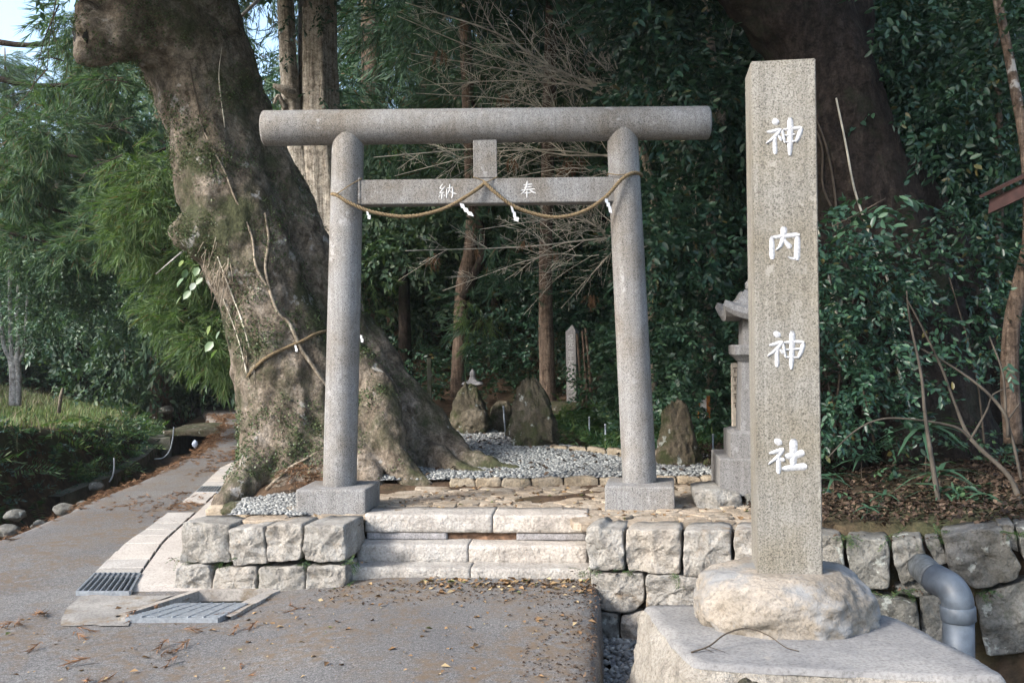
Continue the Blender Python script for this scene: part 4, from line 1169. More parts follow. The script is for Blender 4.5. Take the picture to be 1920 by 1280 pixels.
# ------------------------------------------------------------------ grey drain pipe
pipe = thing('drain_pipe', 'grey plastic drain elbow poking out of the stone wall', 'pipe', tuple(P(1795, 1210, 5.25)))
rp = 27 * 5.4 / FPX
pa = [P(1728, 1062, 5.75), P(1745, 1078, 5.55), P(1752, 1084, 5.48)]
put('stub', tube('stub', crom(pa, 4), [rp] * 9, 28), M['pvcdirt'], pipe)
el = crom([P(1752, 1084, 5.48), P(1780, 1100, 5.36), P(1794, 1122, 5.31), P(1796, 1146, 5.31)], 8)
put('elbow', tube('elbow', el, [rp * 1.06] * len(el), 28), M['pvc'], pipe)
a, b = P(1795.5, 1134, 5.31), P(1797, 1163, 5.31)
put('socket', tube('socket', [a, a.lerp(b, .08), a.lerp(b, .5), a.lerp(b, .94), b], [rp * 1.07, rp * 1.15, rp * 1.15, rp * 1.15, rp * 1.07], 28), M['pvc'], pipe)
put('down_pipe', tube('down_pipe', [b, b.lerp(Vector((b.x, b.y, -.45)), .5), Vector((b.x, b.y, -.45))], [rp * 1.02] * 3, 28), M['pvc'], pipe)

# ------------------------------------------------------------------ foliage kit
LEAF4 = (np.array([(0, 0, 0), (.45, .26, .05), (1, 0, -.10), (.45, -.26, .05)], float), np.array([(0, 3, 2), (0, 2, 1)]))
LEAF6 = (np.array([(0, 0, 0), (.28, .21, .035), (.68, .20, .0), (1, 0, -.13), (.68, -.20, 0), (.28, -.21, .035)], float), np.array([(0, 5, 4, 3), (0, 3, 2, 1)]))
def frames(D, roll):
    """rotation matrices whose X axis follows D and whose Z axis stays near up, rolled a little"""
    D = D / (np.linalg.norm(D, axis=1)[:, None] + 1e-9)
    up = np.tile([0.02, 0.01, 1.0], (len(D), 1))
    Y = np.cross(up, D); Y /= np.linalg.norm(Y, axis=1)[:, None] + 1e-9
    Z = np.cross(D, Y)
    c, s = np.cos(roll)[:, None], np.sin(roll)[:, None]
    return np.stack([D, Y * c + Z * s, -Y * s + Z * c], 2)
def spray_kind(leaf, nl, tl, ll, spread=0.9, droop=0.25, jit=0.35, seed=0, tip=True):
    rg = np.random.default_rng(seed)
    s = np.linspace(0.12, 1, nl)
    pos = np.stack([s * tl, 0.05 * tl * np.sin(s * 4 + seed), -droop * tl * s ** 2], 1)
    a = np.where(np.arange(nl) % 2 == 0, 1, -1) * (spread * (1 - 0.6 * s ** 3)) + rg.normal(0, jit, nl)
    e = rg.normal(0.1, jit, nl)
    D = np.stack([np.cos(a) * np.cos(e), np.sin(a) * np.cos(e), np.sin(e) - 0.15], 1)
    m = frames(D, rg.normal(0, .55, nl)) * (ll * rg.uniform(.7, 1.15, nl))[:, None, None]
    return scatter(leaf[0], leaf[1], m, pos)
def ribbon(n=2, w=.06, bend=.35):
    V_ = []
    for i in range(n + 1):
        t = i / n; ww = w * (1 - t) ** .6 if i < n else w * .12
        V_ += [(t, ww, -bend * t * t), (t, -ww, -bend * t * t)]
    return np.array(V_, float), np.array([(2 * i, 2 * i + 1, 2 * i + 3, 2 * i + 2) for i in range(n)])
STRAND = ribbon(1, .042, .22)
def cedar_kind(ns=36, tl=.30, sl=.125, seed=0):
    rg = np.random.default_rng(seed)
    s = rg.uniform(0.0, 1, ns)
    pos = np.stack([s * tl, 0 * s, -0.35 * tl * s ** 2], 1)
    a = rg.uniform(0, 2 * PI, ns); sp = rg.uniform(.35, 1.0, ns) * (1 - .5 * s)
    D = np.stack([np.cos(sp), np.sin(sp) * np.cos(a), np.sin(sp) * np.sin(a) * .8 - .35 * s], 1)
    m = frames(D, rg.uniform(-1.5, 1.5, ns)) * (sl * rg.uniform(.7, 1.25, ns))[:, None, None]
    return scatter(STRAND[0], STRAND[1], m, pos)
KINDS = {
    'gloss': [spray_kind(LEAF6, 9, .26, .085, seed=k) for k in range(4)],
    'broad': [spray_kind(LEAF4, 12, .34, .085, seed=10 + k) for k in range(4)],
    'small': [spray_kind(LEAF4, 14, .30, .05, seed=20 + k) for k in range(4)],
    'far': [spray_kind(LEAF4, 10, .55, .15, seed=30 + k) for k in range(4)],
    'cedar': [cedar_kind(seed=40 + k) for k in range(4)],
    'cedarfar': [cedar_kind(28, .5, .20, seed=50 + k) for k in range(4)],
    'fern': [spray_kind((np.array([(0, 0, 0), (.45, .11, .0), (1, 0, -.10), (.45, -.11, .0)], float), LEAF4[1]), 26, .42, .11, 1.35, .55, .08, seed=60 + k) for k in range(3)],
}
def foliage(name, pts, dirs, kind, scale, jr=.5):
    pts = np.asarray(pts, float); dirs = np.asarray(dirs, float)
    ks = KINDS[kind]; pick = RNG.integers(0, len(ks), len(pts))
    Vs_, Fs_, o = [], [], 0
    sc = np.asarray(scale) * RNG.uniform(.75, 1.25, len(pts))
    for k, (tv, tf) in enumerate(ks):
        i = np.where(pick == k)[0]
        if not len(i): continue
        m = frames(dirs[i], RNG.normal(0, jr, len(i))) * sc[i][:, None, None]
        v, f = scatter(tv, tf, m, pts[i])
        Vs_.append(v); Fs_.append(f + o); o += len(v)
    return np_mesh(name, np.vstack(Vs_), np.vstack(Fs_))
def clumps(cl, n_per, droop=-.1, shell=.55, flat_=.75):
    """cl rows (x, y, z, r): points through each clump and outward directions"""
    Pn, Dn = [], []
    for x, y, z, r in cl:
        n = max(3, int(n_per * (r / .5) ** 2))
        d = RNG.normal(0, 1, (n, 3)); d /= np.linalg.norm(d, axis=1)[:, None]
        rad = r * (shell + (1 - shell) * RNG.random(n)) * RNG.choice([1, .6], n, p=[.75, .25])
        p = d * rad[:, None] * np.array([1, 1, flat_]) + np.array([x, y, z])
        Pn.append(p); Dn.append(d * np.array([1, 1, .6]) + np.array([0, 0, droop]) + RNG.normal(0, .25, (n, 3)))
    return np.vstack(Pn), np.vstack(Dn)
def px_clumps(rows):
    return [(*P(px, py, d), r) for px, py, d, r in rows]
def fill(x0, x1, y0, y1, d0, d1, n, r0, r1, seed=0, ok=None):
    rg = random.Random(seed); o = []
    while len(o) < n:
        px, py = rg.uniform(x0, x1), rg.uniform(y0, y1)
        if ok is None or ok(px, py): o.append((px, py, rg.uniform(d0, d1), rg.uniform(r0, r1)))
    return o

# ------------------------------------------------------------------ fused trunks (several stems and roots grown into one surface)
def fused(name, tubes, voxel, amp=(.03, .012), freq=(2.2, 9), smooth=3):
    V_, F_ = merge([tube_vf(p, r, 20, True) for p, r in tubes])
    tmp = bpy.data.objects.new('tmp_trunk', mesh('tmp_trunk', V_, F_))
    col.objects.link(tmp)
    md = tmp.modifiers.new('r', 'REMESH'); md.mode = 'VOXEL'; md.voxel_size = voxel
    sm = tmp.modifiers.new('s', 'SMOOTH'); sm.iterations = smooth; sm.factor = .5
    dg = bpy.context.evaluated_depsgraph_get(); dg.update()
    me = bpy.data.meshes.new_from_object(tmp.evaluated_get(dg))
    bpy.data.objects.remove(tmp)
    me.name = name
    n = len(me.vertices)
    co = np.empty(n * 3, np.float32); me.vertices.foreach_get('co', co); co = co.reshape(-1, 3)
    nr_ = np.empty(n * 3, np.float32); me.vertices.foreach_get('normal', nr_); nr_ = nr_.reshape(-1, 3)
    d = np.array([amp[0] * noise.fractal(Vector((c[0], c[1], c[2] * .45)) * freq[0], 1, 2, 3) + amp[1] * noise.fractal(Vector((c[0], c[1], c[2] * .6)) * freq[1], 1, 2, 3) for c in co])
    co = co + nr_ * d[:, None].astype(np.float32)
    me.vertices.foreach_set('co', co.ravel()); me.update(); me.shade_smooth()
    return me
def px_tube(rows, n=6):
    """rows (px, py, d, radius in px)"""
    c = crom([(*P(a, b, d), r * d / FPX) for a, b, d, r in rows], n)
    return c[:, :3], c[:, 3]

# the huge leaning tree left of the gate
big = thing('huge_tree', 'huge leaning mossy tree with flared roots behind the left gate pillar', 'tree', tuple(P(600, 900, 9.2)))
tubes = [
    px_tube([(585, 930, 9.1, 130), (560, 800, 9.1, 105), (535, 680, 9.1, 98), (497, 560, 9.1, 88), (465, 470, 9.1, 88), (425, 360, 9.15, 82), (395, 250, 9.2, 78), (360, 140, 9.2, 84), (330, 20, 9.2, 92), (318, -150, 9.2, 92), (330, -420, 9.2, 86), (360, -800, 9.3, 70)]),
    px_tube([(640, 900, 9.5, 110), (625, 720, 9.5, 92), (585, 560, 9.5, 74), (530, 420, 9.5, 72), (470, 280, 9.5, 66), (425, 150, 9.4, 66), (385, 30, 9.35, 70), (350, -120, 9.3, 70)]),
    px_tube([(375, 120, 9.2, 75), (320, 70, 9.0, 80), (255, 55, 8.8, 66), (205, 62, 8.65, 50), (168, 66, 8.55, 43), (152, 66, 8.5, 36)]),          # broken limb
    px_tube([(420, 440, 9.0, 70), (368, 430, 8.95, 52), (345, 410, 8.95, 36)]),                                                                    # burl
    px_tube([(340, 70, 9.2, 80), (240, 5, 9.0, 66), (150, -70, 8.9, 50), (30, -200, 8.7, 34)]),
    px_tube([(200, 50, 8.7, 44), (165, 25, 8.55, 26), (148, 12, 8.5, 12)]), px_tube([(190, 85, 8.65, 34), (160, 102, 8.52, 22), (142, 110, 8.48, 9)]), px_tube([(205, 62, 8.65, 50), (176, 45, 8.5, 26), (160, 58, 8.42, 14)]),
    # buttress and roots
    px_tube([(640, 620, 9.55, 60), (705, 705, 9.55, 58), (765, 775, 9.5, 54), (820, 835, 9.4, 42), (870, 868, 9.2, 27), (930, 876, 9.0, 14), (985, 880, 8.9, 6)]),
    px_tube([(660, 700, 9.5, 80), (730, 800, 9.45, 70), (790, 860, 9.3, 48), (850, 880, 9.1, 22), (905, 890, 8.95, 10)]),
    px_tube([(700, 780, 9.5, 80), (770, 850, 9.5, 60), (840, 872, 9.4, 36)]),
    px_tube([(640, 690, 9.15, 55), (700, 735, 8.95, 42), (712, 790, 8.8, 36), (735, 850, 8.7, 30), (770, 895, 8.55, 22), (815, 915, 8.45, 10)]),
    px_tube([(680, 780, 9.0, 50), (682, 850, 8.75, 40), (690, 905, 8.55, 26), (705, 925, 8.45, 14)]),
    px_tube([(600, 830, 8.95, 70), (610, 890, 8.7, 46), (630, 930, 8.5, 26)]),
    px_tube([(525, 740, 9.0, 62), (505, 820, 8.85, 50), (480, 885, 8.65, 40), (440, 930, 8.45, 28), (405, 955, 8.3, 14)]),
    px_tube([(500, 820, 8.9, 40), (478, 880, 8.8, 32), (462, 935, 8.7, 24)]),
    px_tube([(560, 820, 8.9, 50), (545, 890, 8.65, 34), (525, 930, 8.5, 22), (490, 958, 8.35, 12)]),
    px_tube([(800, 855, 9.2, 26), (860, 878, 8.9, 16), (915, 886, 8.75, 9), (955, 886, 8.7, 5)]),
]
trunk_me = fused('trunk', tubes, 0.026, (.055, .034), (1.7, 7), 4)
trunk = put('trunk', trunk_me, M['bark_main'], big)
bvh = BVHTree.FromPolygons([v.co.copy() for v in trunk_me.vertices], [tuple(p.vertices) for p in trunk_me.polygons])
def on_trunk(px, py, off=0.0):
    r = ray(px, py).normalized()
    h = bvh.ray_cast(Vector((0, 0, CAMZ)), r)
    if h[0] is None: return None
    return h[0] + h[1] * off
# black plug for the shade inside the broken end of the limb
he = P(150, 66, 8.46)
put('hollow_shade', tube('hollow_shade', [P(180, 66, 8.56), P(158, 66, 8.50), P(149, 66, 8.47)], [.05, .10, .13], 14, wob=.25, wf=5), M['black'], trunk)
def climber(name, pts, r, mat, off=.012):
    q = [on_trunk(x, y, off) for x, y in pts]; q = [p for p in q if p is not None]
    c = crom(q, 6)
    return put(name, tube(name, c, np.linspace(r, r * .55, len(c)), 6, wob=.25, wf=9), mat, trunk)
climber('vine', [(615, 838), (632, 800), (622, 745), (590, 690), (565, 655), (545, 610), (520, 585), (505, 545), (498, 500), (503, 450), (495, 400)], .022, M['bark_pale'])
climber('vine', [(500, 920), (540, 880), (580, 858), (612, 838)], .018, M['bark_pale'])
climber('vine', [(505, 545), (480, 500), (470, 440), (440, 370), (420, 320), (385, 250)], .014, M['bark_pale'])
climber('vine', [(470, 650), (455, 600), (440, 560), (425, 520), (410, 480)], .010, M['twig'])
climber('vine', [(465, 700), (452, 650), (440, 610), (420, 560)], .008, M['twig'])
climber('vine', [(590, 650), (600, 590), (575, 540), (540, 535), (500, 545)], .006, M['twig_dark'])
climber('vine', [(400, 330), (385, 250), (370, 190), (355, 120)], .008, M['twig_dark'])
climber('vine', [(420, 240), (410, 150), (415, 90)], .006, M['twig'])
# ivy and small climbing leaves, denser in patches on the lit side
vn = len(trunk_me.polygons)
ctr = np.empty(vn * 3, np.float32); trunk_me.polygons.foreach_get('center', ctr); ctr = ctr.reshape(-1, 3)
pn = np.empty(vn * 3, np.float32); trunk_me.polygons.foreach_get('normal', pn); pn = pn.reshape(-1, 3)
ar = np.empty(vn, np.float32); trunk_me.polygons.foreach_get('area', ar)
msk = np.array([max(0, noise.fractal(Vector(c) * 2.6, 1, 2, 4) + 0.10) for c in ctr])
msk *= (pn[:, 1] < .25) * (ctr[:, 2] > .45) * (ctr[:, 2] < 4.8) * (ctr[:, 0] < -.9)
msk *= np.where((pn[:, 0] < .55), 1, .25)
pr = ar * msk; pr /= pr.sum()
ni = 17000
pk = RNG.choice(vn, ni, p=pr)
tang = np.cross(pn[pk], RNG.normal(0, 1, (ni, 3)))
m_ = frames(tang + pn[pk] * RNG.uniform(.1, .9, (ni, 1)), RNG.normal(0, .5, ni)) * RNG.uniform(.009, .024, ni)[:, None, None]
W_ = LEAF4[0] * np.array([1, 1.7, 1])
v_, f_ = scatter(W_, LEAF4[1], m_, ctr[pk] + pn[pk] * .012 + RNG.normal(0, .012, (ni, 3)))
put('ivy', np_mesh('ivy', v_, f_), M['leaf_ivy'], trunk, kind='stuff', label='small ivy leaves in patches on the bark')
# dry hanging rootlets on the left edge of the trunk
for k in range(46):
    a = random.choice([(375, 470), (392, 520), (410, 580), (430, 630), (445, 660), (395, 500)])
    x0, y0 = a[0] + random.uniform(-6, 26), a[1] + random.uniform(-25, 25)
    q = on_trunk(x0 + 14, y0, .02)
    if q is None: continue
    L = random.uniform(.08, .3)
    put('rootlet', tube('rootlet', [q, q + Vector((random.uniform(-.05, .02), -.02, -L * .5)), q + Vector((random.uniform(-.06, .04), 0, -L))], [.004, .003, .001], 4), M['bark_pale'], trunk)
# broad pale climber leaves beside the trunk
lv = []
for x, y, s_ in ((345, 520, .16), (358, 545, .15), (340, 555, .13), (372, 500, .14), (395, 610, .14), (400, 640, .17), (408, 655, .15), (350, 505, .13), (366, 530, .12), (412, 620, .12), (345, 488, .11), (380, 520, .13)):
    lv.append((P(x, y, 8.9), s_))
m_ = frames(np.array([(-.5 + random.uniform(-.3, .3), -.3, -.8) for _ in lv]), RNG.normal(0, .7, len(lv))) * np.array([s * .68 for _, s in lv])[:, None, None]
v_, f_ = scatter(LEAF6[0] * np.array([1, 1.5, 1]), LEAF6[1], m_, np.array([list(p) for p, _ in lv]))
M['leaf_pale'] = leafmat('pale_backed_leaf', (0.09, 0.15, 0.07), (0.16, 0.24, 0.12), (0.42, 0.47, 0.40), .4, .5, .3)
put('climber_leaves', np_mesh('climber_leaves', v_, f_), M['leaf_pale'], big, kind='stuff', label='broad pale climber leaves beside the trunk')
# unseen crown overhead; the low clumps are added to shade the trunk
rg = random.Random(5)
cl = [(rg.uniform(-5.6, -1.2), rg.uniform(6.4, 12), rg.uniform(5.7, 9.5), rg.uniform(.6, 1.1)) for _ in range(30)] + [(rg.uniform(-5.2, -3.0), rg.uniform(6.6, 8.8), rg.uniform(5.1, 6.4), rg.uniform(.45, .6)) for _ in range(18)]
cl = [(x, y, max(z, 1.75 + .343 * y + r), r) for x, y, z, r in cl]
pts, ds = clumps(cl, 40)
put('crown', foliage('crown', pts, ds, 'far', .75), M['leaf_mid'], big)

# rope round the huge tree
ax = Vector(P(560, 690, 9.25)); q0 = P(463, 712, 9.0); q1 = P(612, 622, 8.75)
slope = (q1.z - q0.z) / (q1.x - q0.x)
loop = []
for k in range(-10, 34):
    a = -PI / 2 + 2 * PI * k / 44 - .35
    d = Vector((math.cos(a), math.sin(a), 0))
    o_ = ax + d * 3; o_.z = q0.z + slope * 0.9 * (min(max(ax.x + d.x * .55, q0.x - .1), q1.x + .5) - q0.x)
    h = bvh.ray_cast(o_, -d)
    if h[0] is not None: loop.append(h[0] + d * .02)
front = [on_trunk(x, y, .02) for x, y in ((466, 708), (480, 690), (500, 672), (530, 655), (565, 640), (590, 628), (612, 621), (635, 622), (655, 628), (676, 636))]
front = [p for p in front if p is not None]
rope('straw_rope', 'thin straw rope bound round the trunk of the huge tree', crom(front, 6), 0.014, twist=.07)
def streamer_at(label, p, s):
    me = mesh('paper_streamer', [p + Vector(v) * s for v in ((0, 0, 0), (.5, .02, -.1), (.6, 0, -1), (.05, -.02, -.9), (.2, -.1, -.9), (.9, -.1, -1), (.8, -.1, -1.9), (.2, -.1, -1.8))], [(0, 1, 2, 3), (4, 5, 6, 7)])
    bm = bmesh.new(); bm.from_mesh(me); bmesh.ops.solidify(bm, geom=list(bm.faces), thickness=0.0015); bm.to_mesh(me); bm.free()
    put('paper_streamer', me, M['paper'], label=label, cat='paper streamer')
q = on_trunk(554, 646, .05)
if q: streamer_at('small white paper scrap on the rope round the huge tree', q, .03)
q = P(675, 628, 8.9)
streamer_at('small white paper scrap beside the left gate pillar at the huge tree', q, .035)

# the huge dark tree on the right
bigr = thing('huge_tree', 'huge dark brown tree trunk behind the inscribed post', 'tree', tuple(P(1720, 860, 9.0)))
tubes = [
    px_tube([(1710, 900, 9.0, 190), (1695, 780, 9.0, 150), (1680, 620, 9.0, 125), (1630, 430, 9.0, 108), (1580, 250, 9.0, 92), (1535, 110, 9.0, 88), (1490, 0, 9.0, 95), (1440, -160, 9.0, 96), (1400, -420, 9.1, 80)]),
    px_tube([(1470, 40, 9.0, 70), (1400, -30, 8.9, 55), (1300, -110, 8.8, 40)]),
    px_tube([(1560, 160, 9.1, 75), (1570, 0, 9.2, 66), (1590, -200, 9.3, 60)]),
    px_tube([(1640, 330, 9.35, 80), (1740, 480, 9.5, 80), (1800, 620, 9.5, 80), (1850, 780, 9.4, 75), (1890, 880, 9.2, 60)]),
    px_tube([(1560, 450, 8.9, 60), (1560, 620, 8.8, 60), (1570, 780, 8.7, 55), (1560, 880, 8.6, 45)]),
    px_tube([(1690, 560, 8.7, 60), (1700, 700, 8.55, 55), (1695, 800, 8.4, 45), (1690, 880, 8.2, 30)]),
    px_tube([(1770, 700, 8.9, 60), (1800, 800, 8.6, 45), (1830, 870, 8.3, 26)]),
    px_tube([(1610, 700, 8.7, 50), (1605, 800, 8.4, 38), (1590, 880, 8.1, 22)]),
]
tr_me = fused('trunk', tubes, 0.034, (.055, .03), (1.9, 6))
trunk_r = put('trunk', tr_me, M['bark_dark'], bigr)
rg = random.Random(8)
cl = [(rg.uniform(-.6, 8.5), rg.uniform(7.2, 15), rg.uniform(5.3, 9.5), rg.uniform(.7, 1.2)) for _ in range(60)] + [(rg.uniform(-2.6, 2.2), rg.uniform(5.4, 8.4), rg.uniform(5.2, 6.8), rg.uniform(.5, .7)) for _ in range(30)] + [(rg.uniform(-3.0, 1.0), rg.uniform(4.9, 7.2), rg.uniform(5.0, 6.6), rg.uniform(.5, .7)) for _ in range(22)]  # unseen crown; clumps towards the gate are added to shade trunk and slope
pts, ds = clumps(cl, 28)
put('crown', foliage('crown', pts, ds, 'far', .75), M['leaf_gloss'], bigr)
bvr = BVHTree.FromPolygons([v.co.copy() for v in tr_me.vertices], [tuple(p.vertices) for p in tr_me.polygons])
for k in range(8):                                   # vines up the dark trunk
    x0 = random.uniform(1545, 1720); q = []
    for j in range(8):
        y = 780 - j * 85; x = x0 - j * 22 + random.uniform(-12, 12)
        h = bvr.ray_cast(Vector((0, 0, CAMZ)), ray(x, y).normalized())
        if h[0] is not None: q.append(h[0] + h[1] * .015)
    if len(q) > 3:
        c = crom(q, 5); put('vine', tube('vine', c, np.linspace(.016, .008, len(c)), 5, wob=.2), random.choice([M['twig_dark'], M['twig_dark'], M['twig']]), trunk_r)

# ------------------------------------------------------------------ other trees with a trunk one can tell apart
def px_trunk(rows, mat, parent, seg=12, name='trunk', wob=.06, flute=None):
    p, r = px_tube(rows, 6)
    return put(name, tube(name, p, r, seg, wob=wob, wf=4, flute=flute), mat, parent)
def crown_px(rows, kind, n, sc, mat, parent, name='crown', droop=-.1):
    pts, ds = clumps(px_clumps(rows), n, droop)
    return put(name, foliage(name, pts, ds, kind, sc), mat, parent)
# pale striped cedar behind the left pillar
t = thing('cedar_tree', 'pale cedar trunk with vertical bark stripes behind the left pillar', 'tree', tuple(P(640, 830, 12)))
fl_ = lambda a, t_: 1 + .05 * math.sin(a * 7 + 3 * t_) + .03 * math.sin(a * 13)
px_trunk([(655, 860, 12, 58), (645, 700, 12, 52), (620, 480, 12, 46), (603, 300, 12, 42), (597, 150, 12, 37), (596, 0, 12, 35), (596, -300, 12, 32), (596, -700, 12, 24)], M['bark_cedar'], t, 44, wob=.05, flute=fl_)
px_trunk([(610, 520, 11.95, 26), (578, 400, 11.9, 26), (562, 300, 11.9, 22), (548, 215, 11.85, 18), (541, 120, 11.85, 16), (536, 0, 11.85, 15), (530, -200, 11.85, 12)], M['bark_cedar'], t, 26, 'side_stem', .1, fl_)
px_trunk([(552, 178, 11.8, 13), (532, 168, 11.7, 9), (512, 160, 11.65, 4)], M['bark_cedar'], t, 8, 'stub')
px_trunk([(535, 205, 11.75, 5), (522, 180, 11.7, 4), (514, 195, 11.7, 3)], M['bark_cedar'], t, 6, 'stub')
crown_px(fill(560, 1000, -500, -40, 11, 14, 14, .6, .9, 3), 'cedar', 14, 1.3, M['cedar'], t)
tb = put('leaves', foliage('leaves', *clumps(px_clumps([(560, 30, 11.4, .14), (585, 70, 11.4, .12), (610, 20, 11.4, .14), (545, 90, 11.4, .08), (605, 170, 11.4, .1), (620, 200, 11.4, .07), (575, 10, 11.4, .13)]), 60), 'gloss', .7), M['leaf_gloss'], t)
# slender trunks beyond the gate
def pole_tree(label, rows, mat, crown, kind, n, sc, cm, cat='tree', name='slender_tree', seg=12):
    b = P(*rows[0][:3])
    t = thing(name, label, cat, tuple(b))
    px_trunk(rows, mat, t, seg)
    if crown: crown_px(crown, kind, n, sc, cm, t)
    return t
pole_tree('straight slender brown trunk beyond the gate, with pale lichen flecks', [(1032, 800, 12.6, 17), (1026, 700, 12.6, 15), (1023, 500, 12.6, 12.5), (1027, 300, 12.6, 12), (1032, 100, 12.6, 12), (1040, -200, 12.7, 11), (1050, -600, 13, 7)], M['bark_brown'],
          fill(820, 1150, -400, 60, 11.8, 14, 16, .45, .7, 11) + [(950, 420, 12.4, .3), (900, 440, 12.4, .3), (960, 380, 12.6, .35), (930, 500, 12.6, .35), (980, 550, 12.8, .3)], 'cedar', 26, 1.0, M['cedar'])
pole_tree('leaning brown trunk in the dark wood behind the small stone lantern', [(857, 745, 14.5, 14), (862, 640, 14.5, 13), (868, 540, 14.5, 14), (885, 440, 14.5, 13), (880, 250, 14.6, 12), (870, 0, 14.8, 11), (860, -300, 15, 8)], M['bark_brown'],
          [(880, 580, 13.6, .28), (900, 610, 13.6, .28), (915, 640, 13.6, .2), (890, 640, 13.6, .2), (870, 565, 13.6, .2)] + fill(720, 980, -200, 350, 14, 16, 16, .6, .9, 12), 'cedar', 26, 1.1, M['cedar'])
pole_tree('forked dark branch trunk in the shade right of the leaning trunk', [(868, 560, 14.4, 9), (893, 510, 14.4, 9), (905, 470, 14.3, 8), (900, 420, 14.3, 7), (890, 350, 14.3, 6)], M['bark_dark'], None, None, 0, 0, None)
pole_tree('thin pale crooked tree between the right pillar and the inscribed post', [(1330, 800, 10.6, 12), (1333, 700, 10.6, 12), (1328, 620, 10.6, 13), (1336, 520, 10.6, 11), (1333, 420, 10.6, 10), (1348, 320, 10.7, 9), (1352, 220, 10.8, 9), (1335, 100, 10.9, 8), (1318, -40, 11, 7)], M['bark_pale'],
          fill(1150, 1395, -120, 300, 9.2, 10.8, 26, .3, .5, 13), 'gloss', 46, 1.0, M['leaf_gloss'])
pole_tree('pale twin stem rising left of the thin crooked tree', [(1300, 830, 11.4, 7), (1310, 600, 11.4, 7), (1300, 420, 11.4, 6), (1280, 330, 11.4, 5), (1240, 250, 11.4, 5), (1215, 180, 11.4, 5), (1200, 60, 11.5, 4)], M['bark_pale'],
          fill(1195, 1400, 300, 560, 9.3, 10.6, 22, .28, .45, 14), 'gloss', 46, .95, M['leaf_gloss'])
pole_tree('curved brown sapling trunk at the far right edge', [(1900, 830, 7.6, 17), (1893, 700, 7.6, 16), (1898, 600, 7.6, 15), (1915, 520, 7.6, 13), (1930, 440, 7.6, 12), (1925, 300, 7.7, 10), (1900, 150, 7.8, 9), (1870, 0, 7.9, 8)], M['bark_brown'],
          fill(1700, 1990, -60, 330, 8.0, 9.6, 40, .26, .45, 15), 'gloss', 44, .85, M['leaf_gloss'])
pole_tree('thin straight dark stem among the leaves at upper right', [(1872, 560, 9.4, 6), (1874, 400, 9.4, 7), (1872, 200, 9.4, 7), (1870, 60, 9.4, 6)], M['bark_brown'],
          fill(1640, 1960, 40, 560, 10.2, 12, 46, .35, .55, 16, lambda x, y: x > 1640 + max(0, (y - 120)) * .5), 'broad', 46, .9, M['leaf_gloss'])
for k, rows in enumerate([[(1094, 760, 12.2, 3.2), (1088, 700, 12.2, 3), (1082, 625, 12.2, 2.6)], [(1101, 765, 12.2, 3), (1098, 700, 12.2, 3), (1092, 620, 12.2, 2.5)], [(1110, 770, 12.2, 3.4), (1106, 700, 12.2, 3.2), (1098, 615, 12.2, 2.8)]]):
    pole_tree(['leftmost of three thin reddish stems beside the inscribed far pillar', 'middle one of three thin reddish stems beside the inscribed far pillar', 'rightmost of three thin reddish stems beside the inscribed far pillar'][k], rows, M['rust'] if False else M['bark_brown'], None, None, 0, 0, None, 'sapling', 'sapling', 6)
# whitish multi-stemmed tree on the left bank
t = thing('roadside_tree', 'small whitish tree with several stems on the grassy left bank', 'tree', tuple(P(30, 745, 16)))
px_trunk([(26, 760, 16, 9), (26, 700, 16, 8), (22, 668, 16, 8)], M['bark_white'], t)
px_trunk([(34, 760, 16, 6), (34, 700, 16, 6), (32, 668, 16, 6)], M['bark_white'], t)
for rows in ([(24, 680, 16, 5), (8, 650, 16, 4), (2, 600, 16, 4), (-5, 520, 16, 3)], [(24, 675, 16, 5), (20, 640, 16, 4), (19, 590, 16, 4), (18, 480, 16, 3)], [(32, 675, 16, 5), (34, 630, 16, 4), (32, 580, 16, 4), (40, 480, 16, 3)], [(34, 680, 16, 4), (42, 665, 16, 3.4), (46, 640, 16, 3), (52, 540, 16, 2.5)]):
    px_trunk(rows, M['bark_white'], t, 8, 'stem')
crown_px(fill(-60, 235, 425, 590, 15.6, 17.5, 44, .4, .65, 17, lambda x, y: not (x > 150 and y > 580)), 'small', 60, 1.1, M['leaf_skylit'], t)
# cedar with bright hanging boughs left of the huge tree
t = thing('cedar_tree', 'cedar with bright drooping yellow green boughs left of the huge tree', 'tree', tuple(P(520, 800, 14)))
px_trunk([(500, 830, 14, 26), (485, 600, 14, 22), (440, 350, 14, 20), (385, 100, 14, 18), (350, -200, 14, 14)], M['bark_brown'], t)
bo_ = [(245, 300), (265, 345), (240, 400), (300, 330), (330, 380), (275, 440), (340, 450), (310, 500), (370, 510), (350, 560), (400, 570), (420, 610), (380, 620), (430, 650), (440, 690), (415, 690), (300, 565), (330, 600), (290, 390), (380, 455), (265, 500), (235, 455), (400, 520), (350, 640), (385, 665)]
bo = [(x, y - 22 if y > 480 else y - 6) for x, y in bo_]
crown_px([(x, y, random.uniform(11.8, 13.2), random.uniform(.20, .31)) for x, y in bo], 'cedar', 165, 1.0, M['cedar_lit'], t, droop=-.3)
for x0, y0, x1, y1 in ((420, 270, 250, 300), (440, 340, 245, 400), (455, 430, 280, 480), (470, 520, 330, 590), (480, 580, 410, 680)):
    px_trunk([(x0, y0, 13.6, 6), ((x0 + x1) / 2, (y0 + y1) / 2 - 12, 13, 4), (x1, y1, 12.4, 1.5)], M['bark_dark'], t, 6, 'bough')

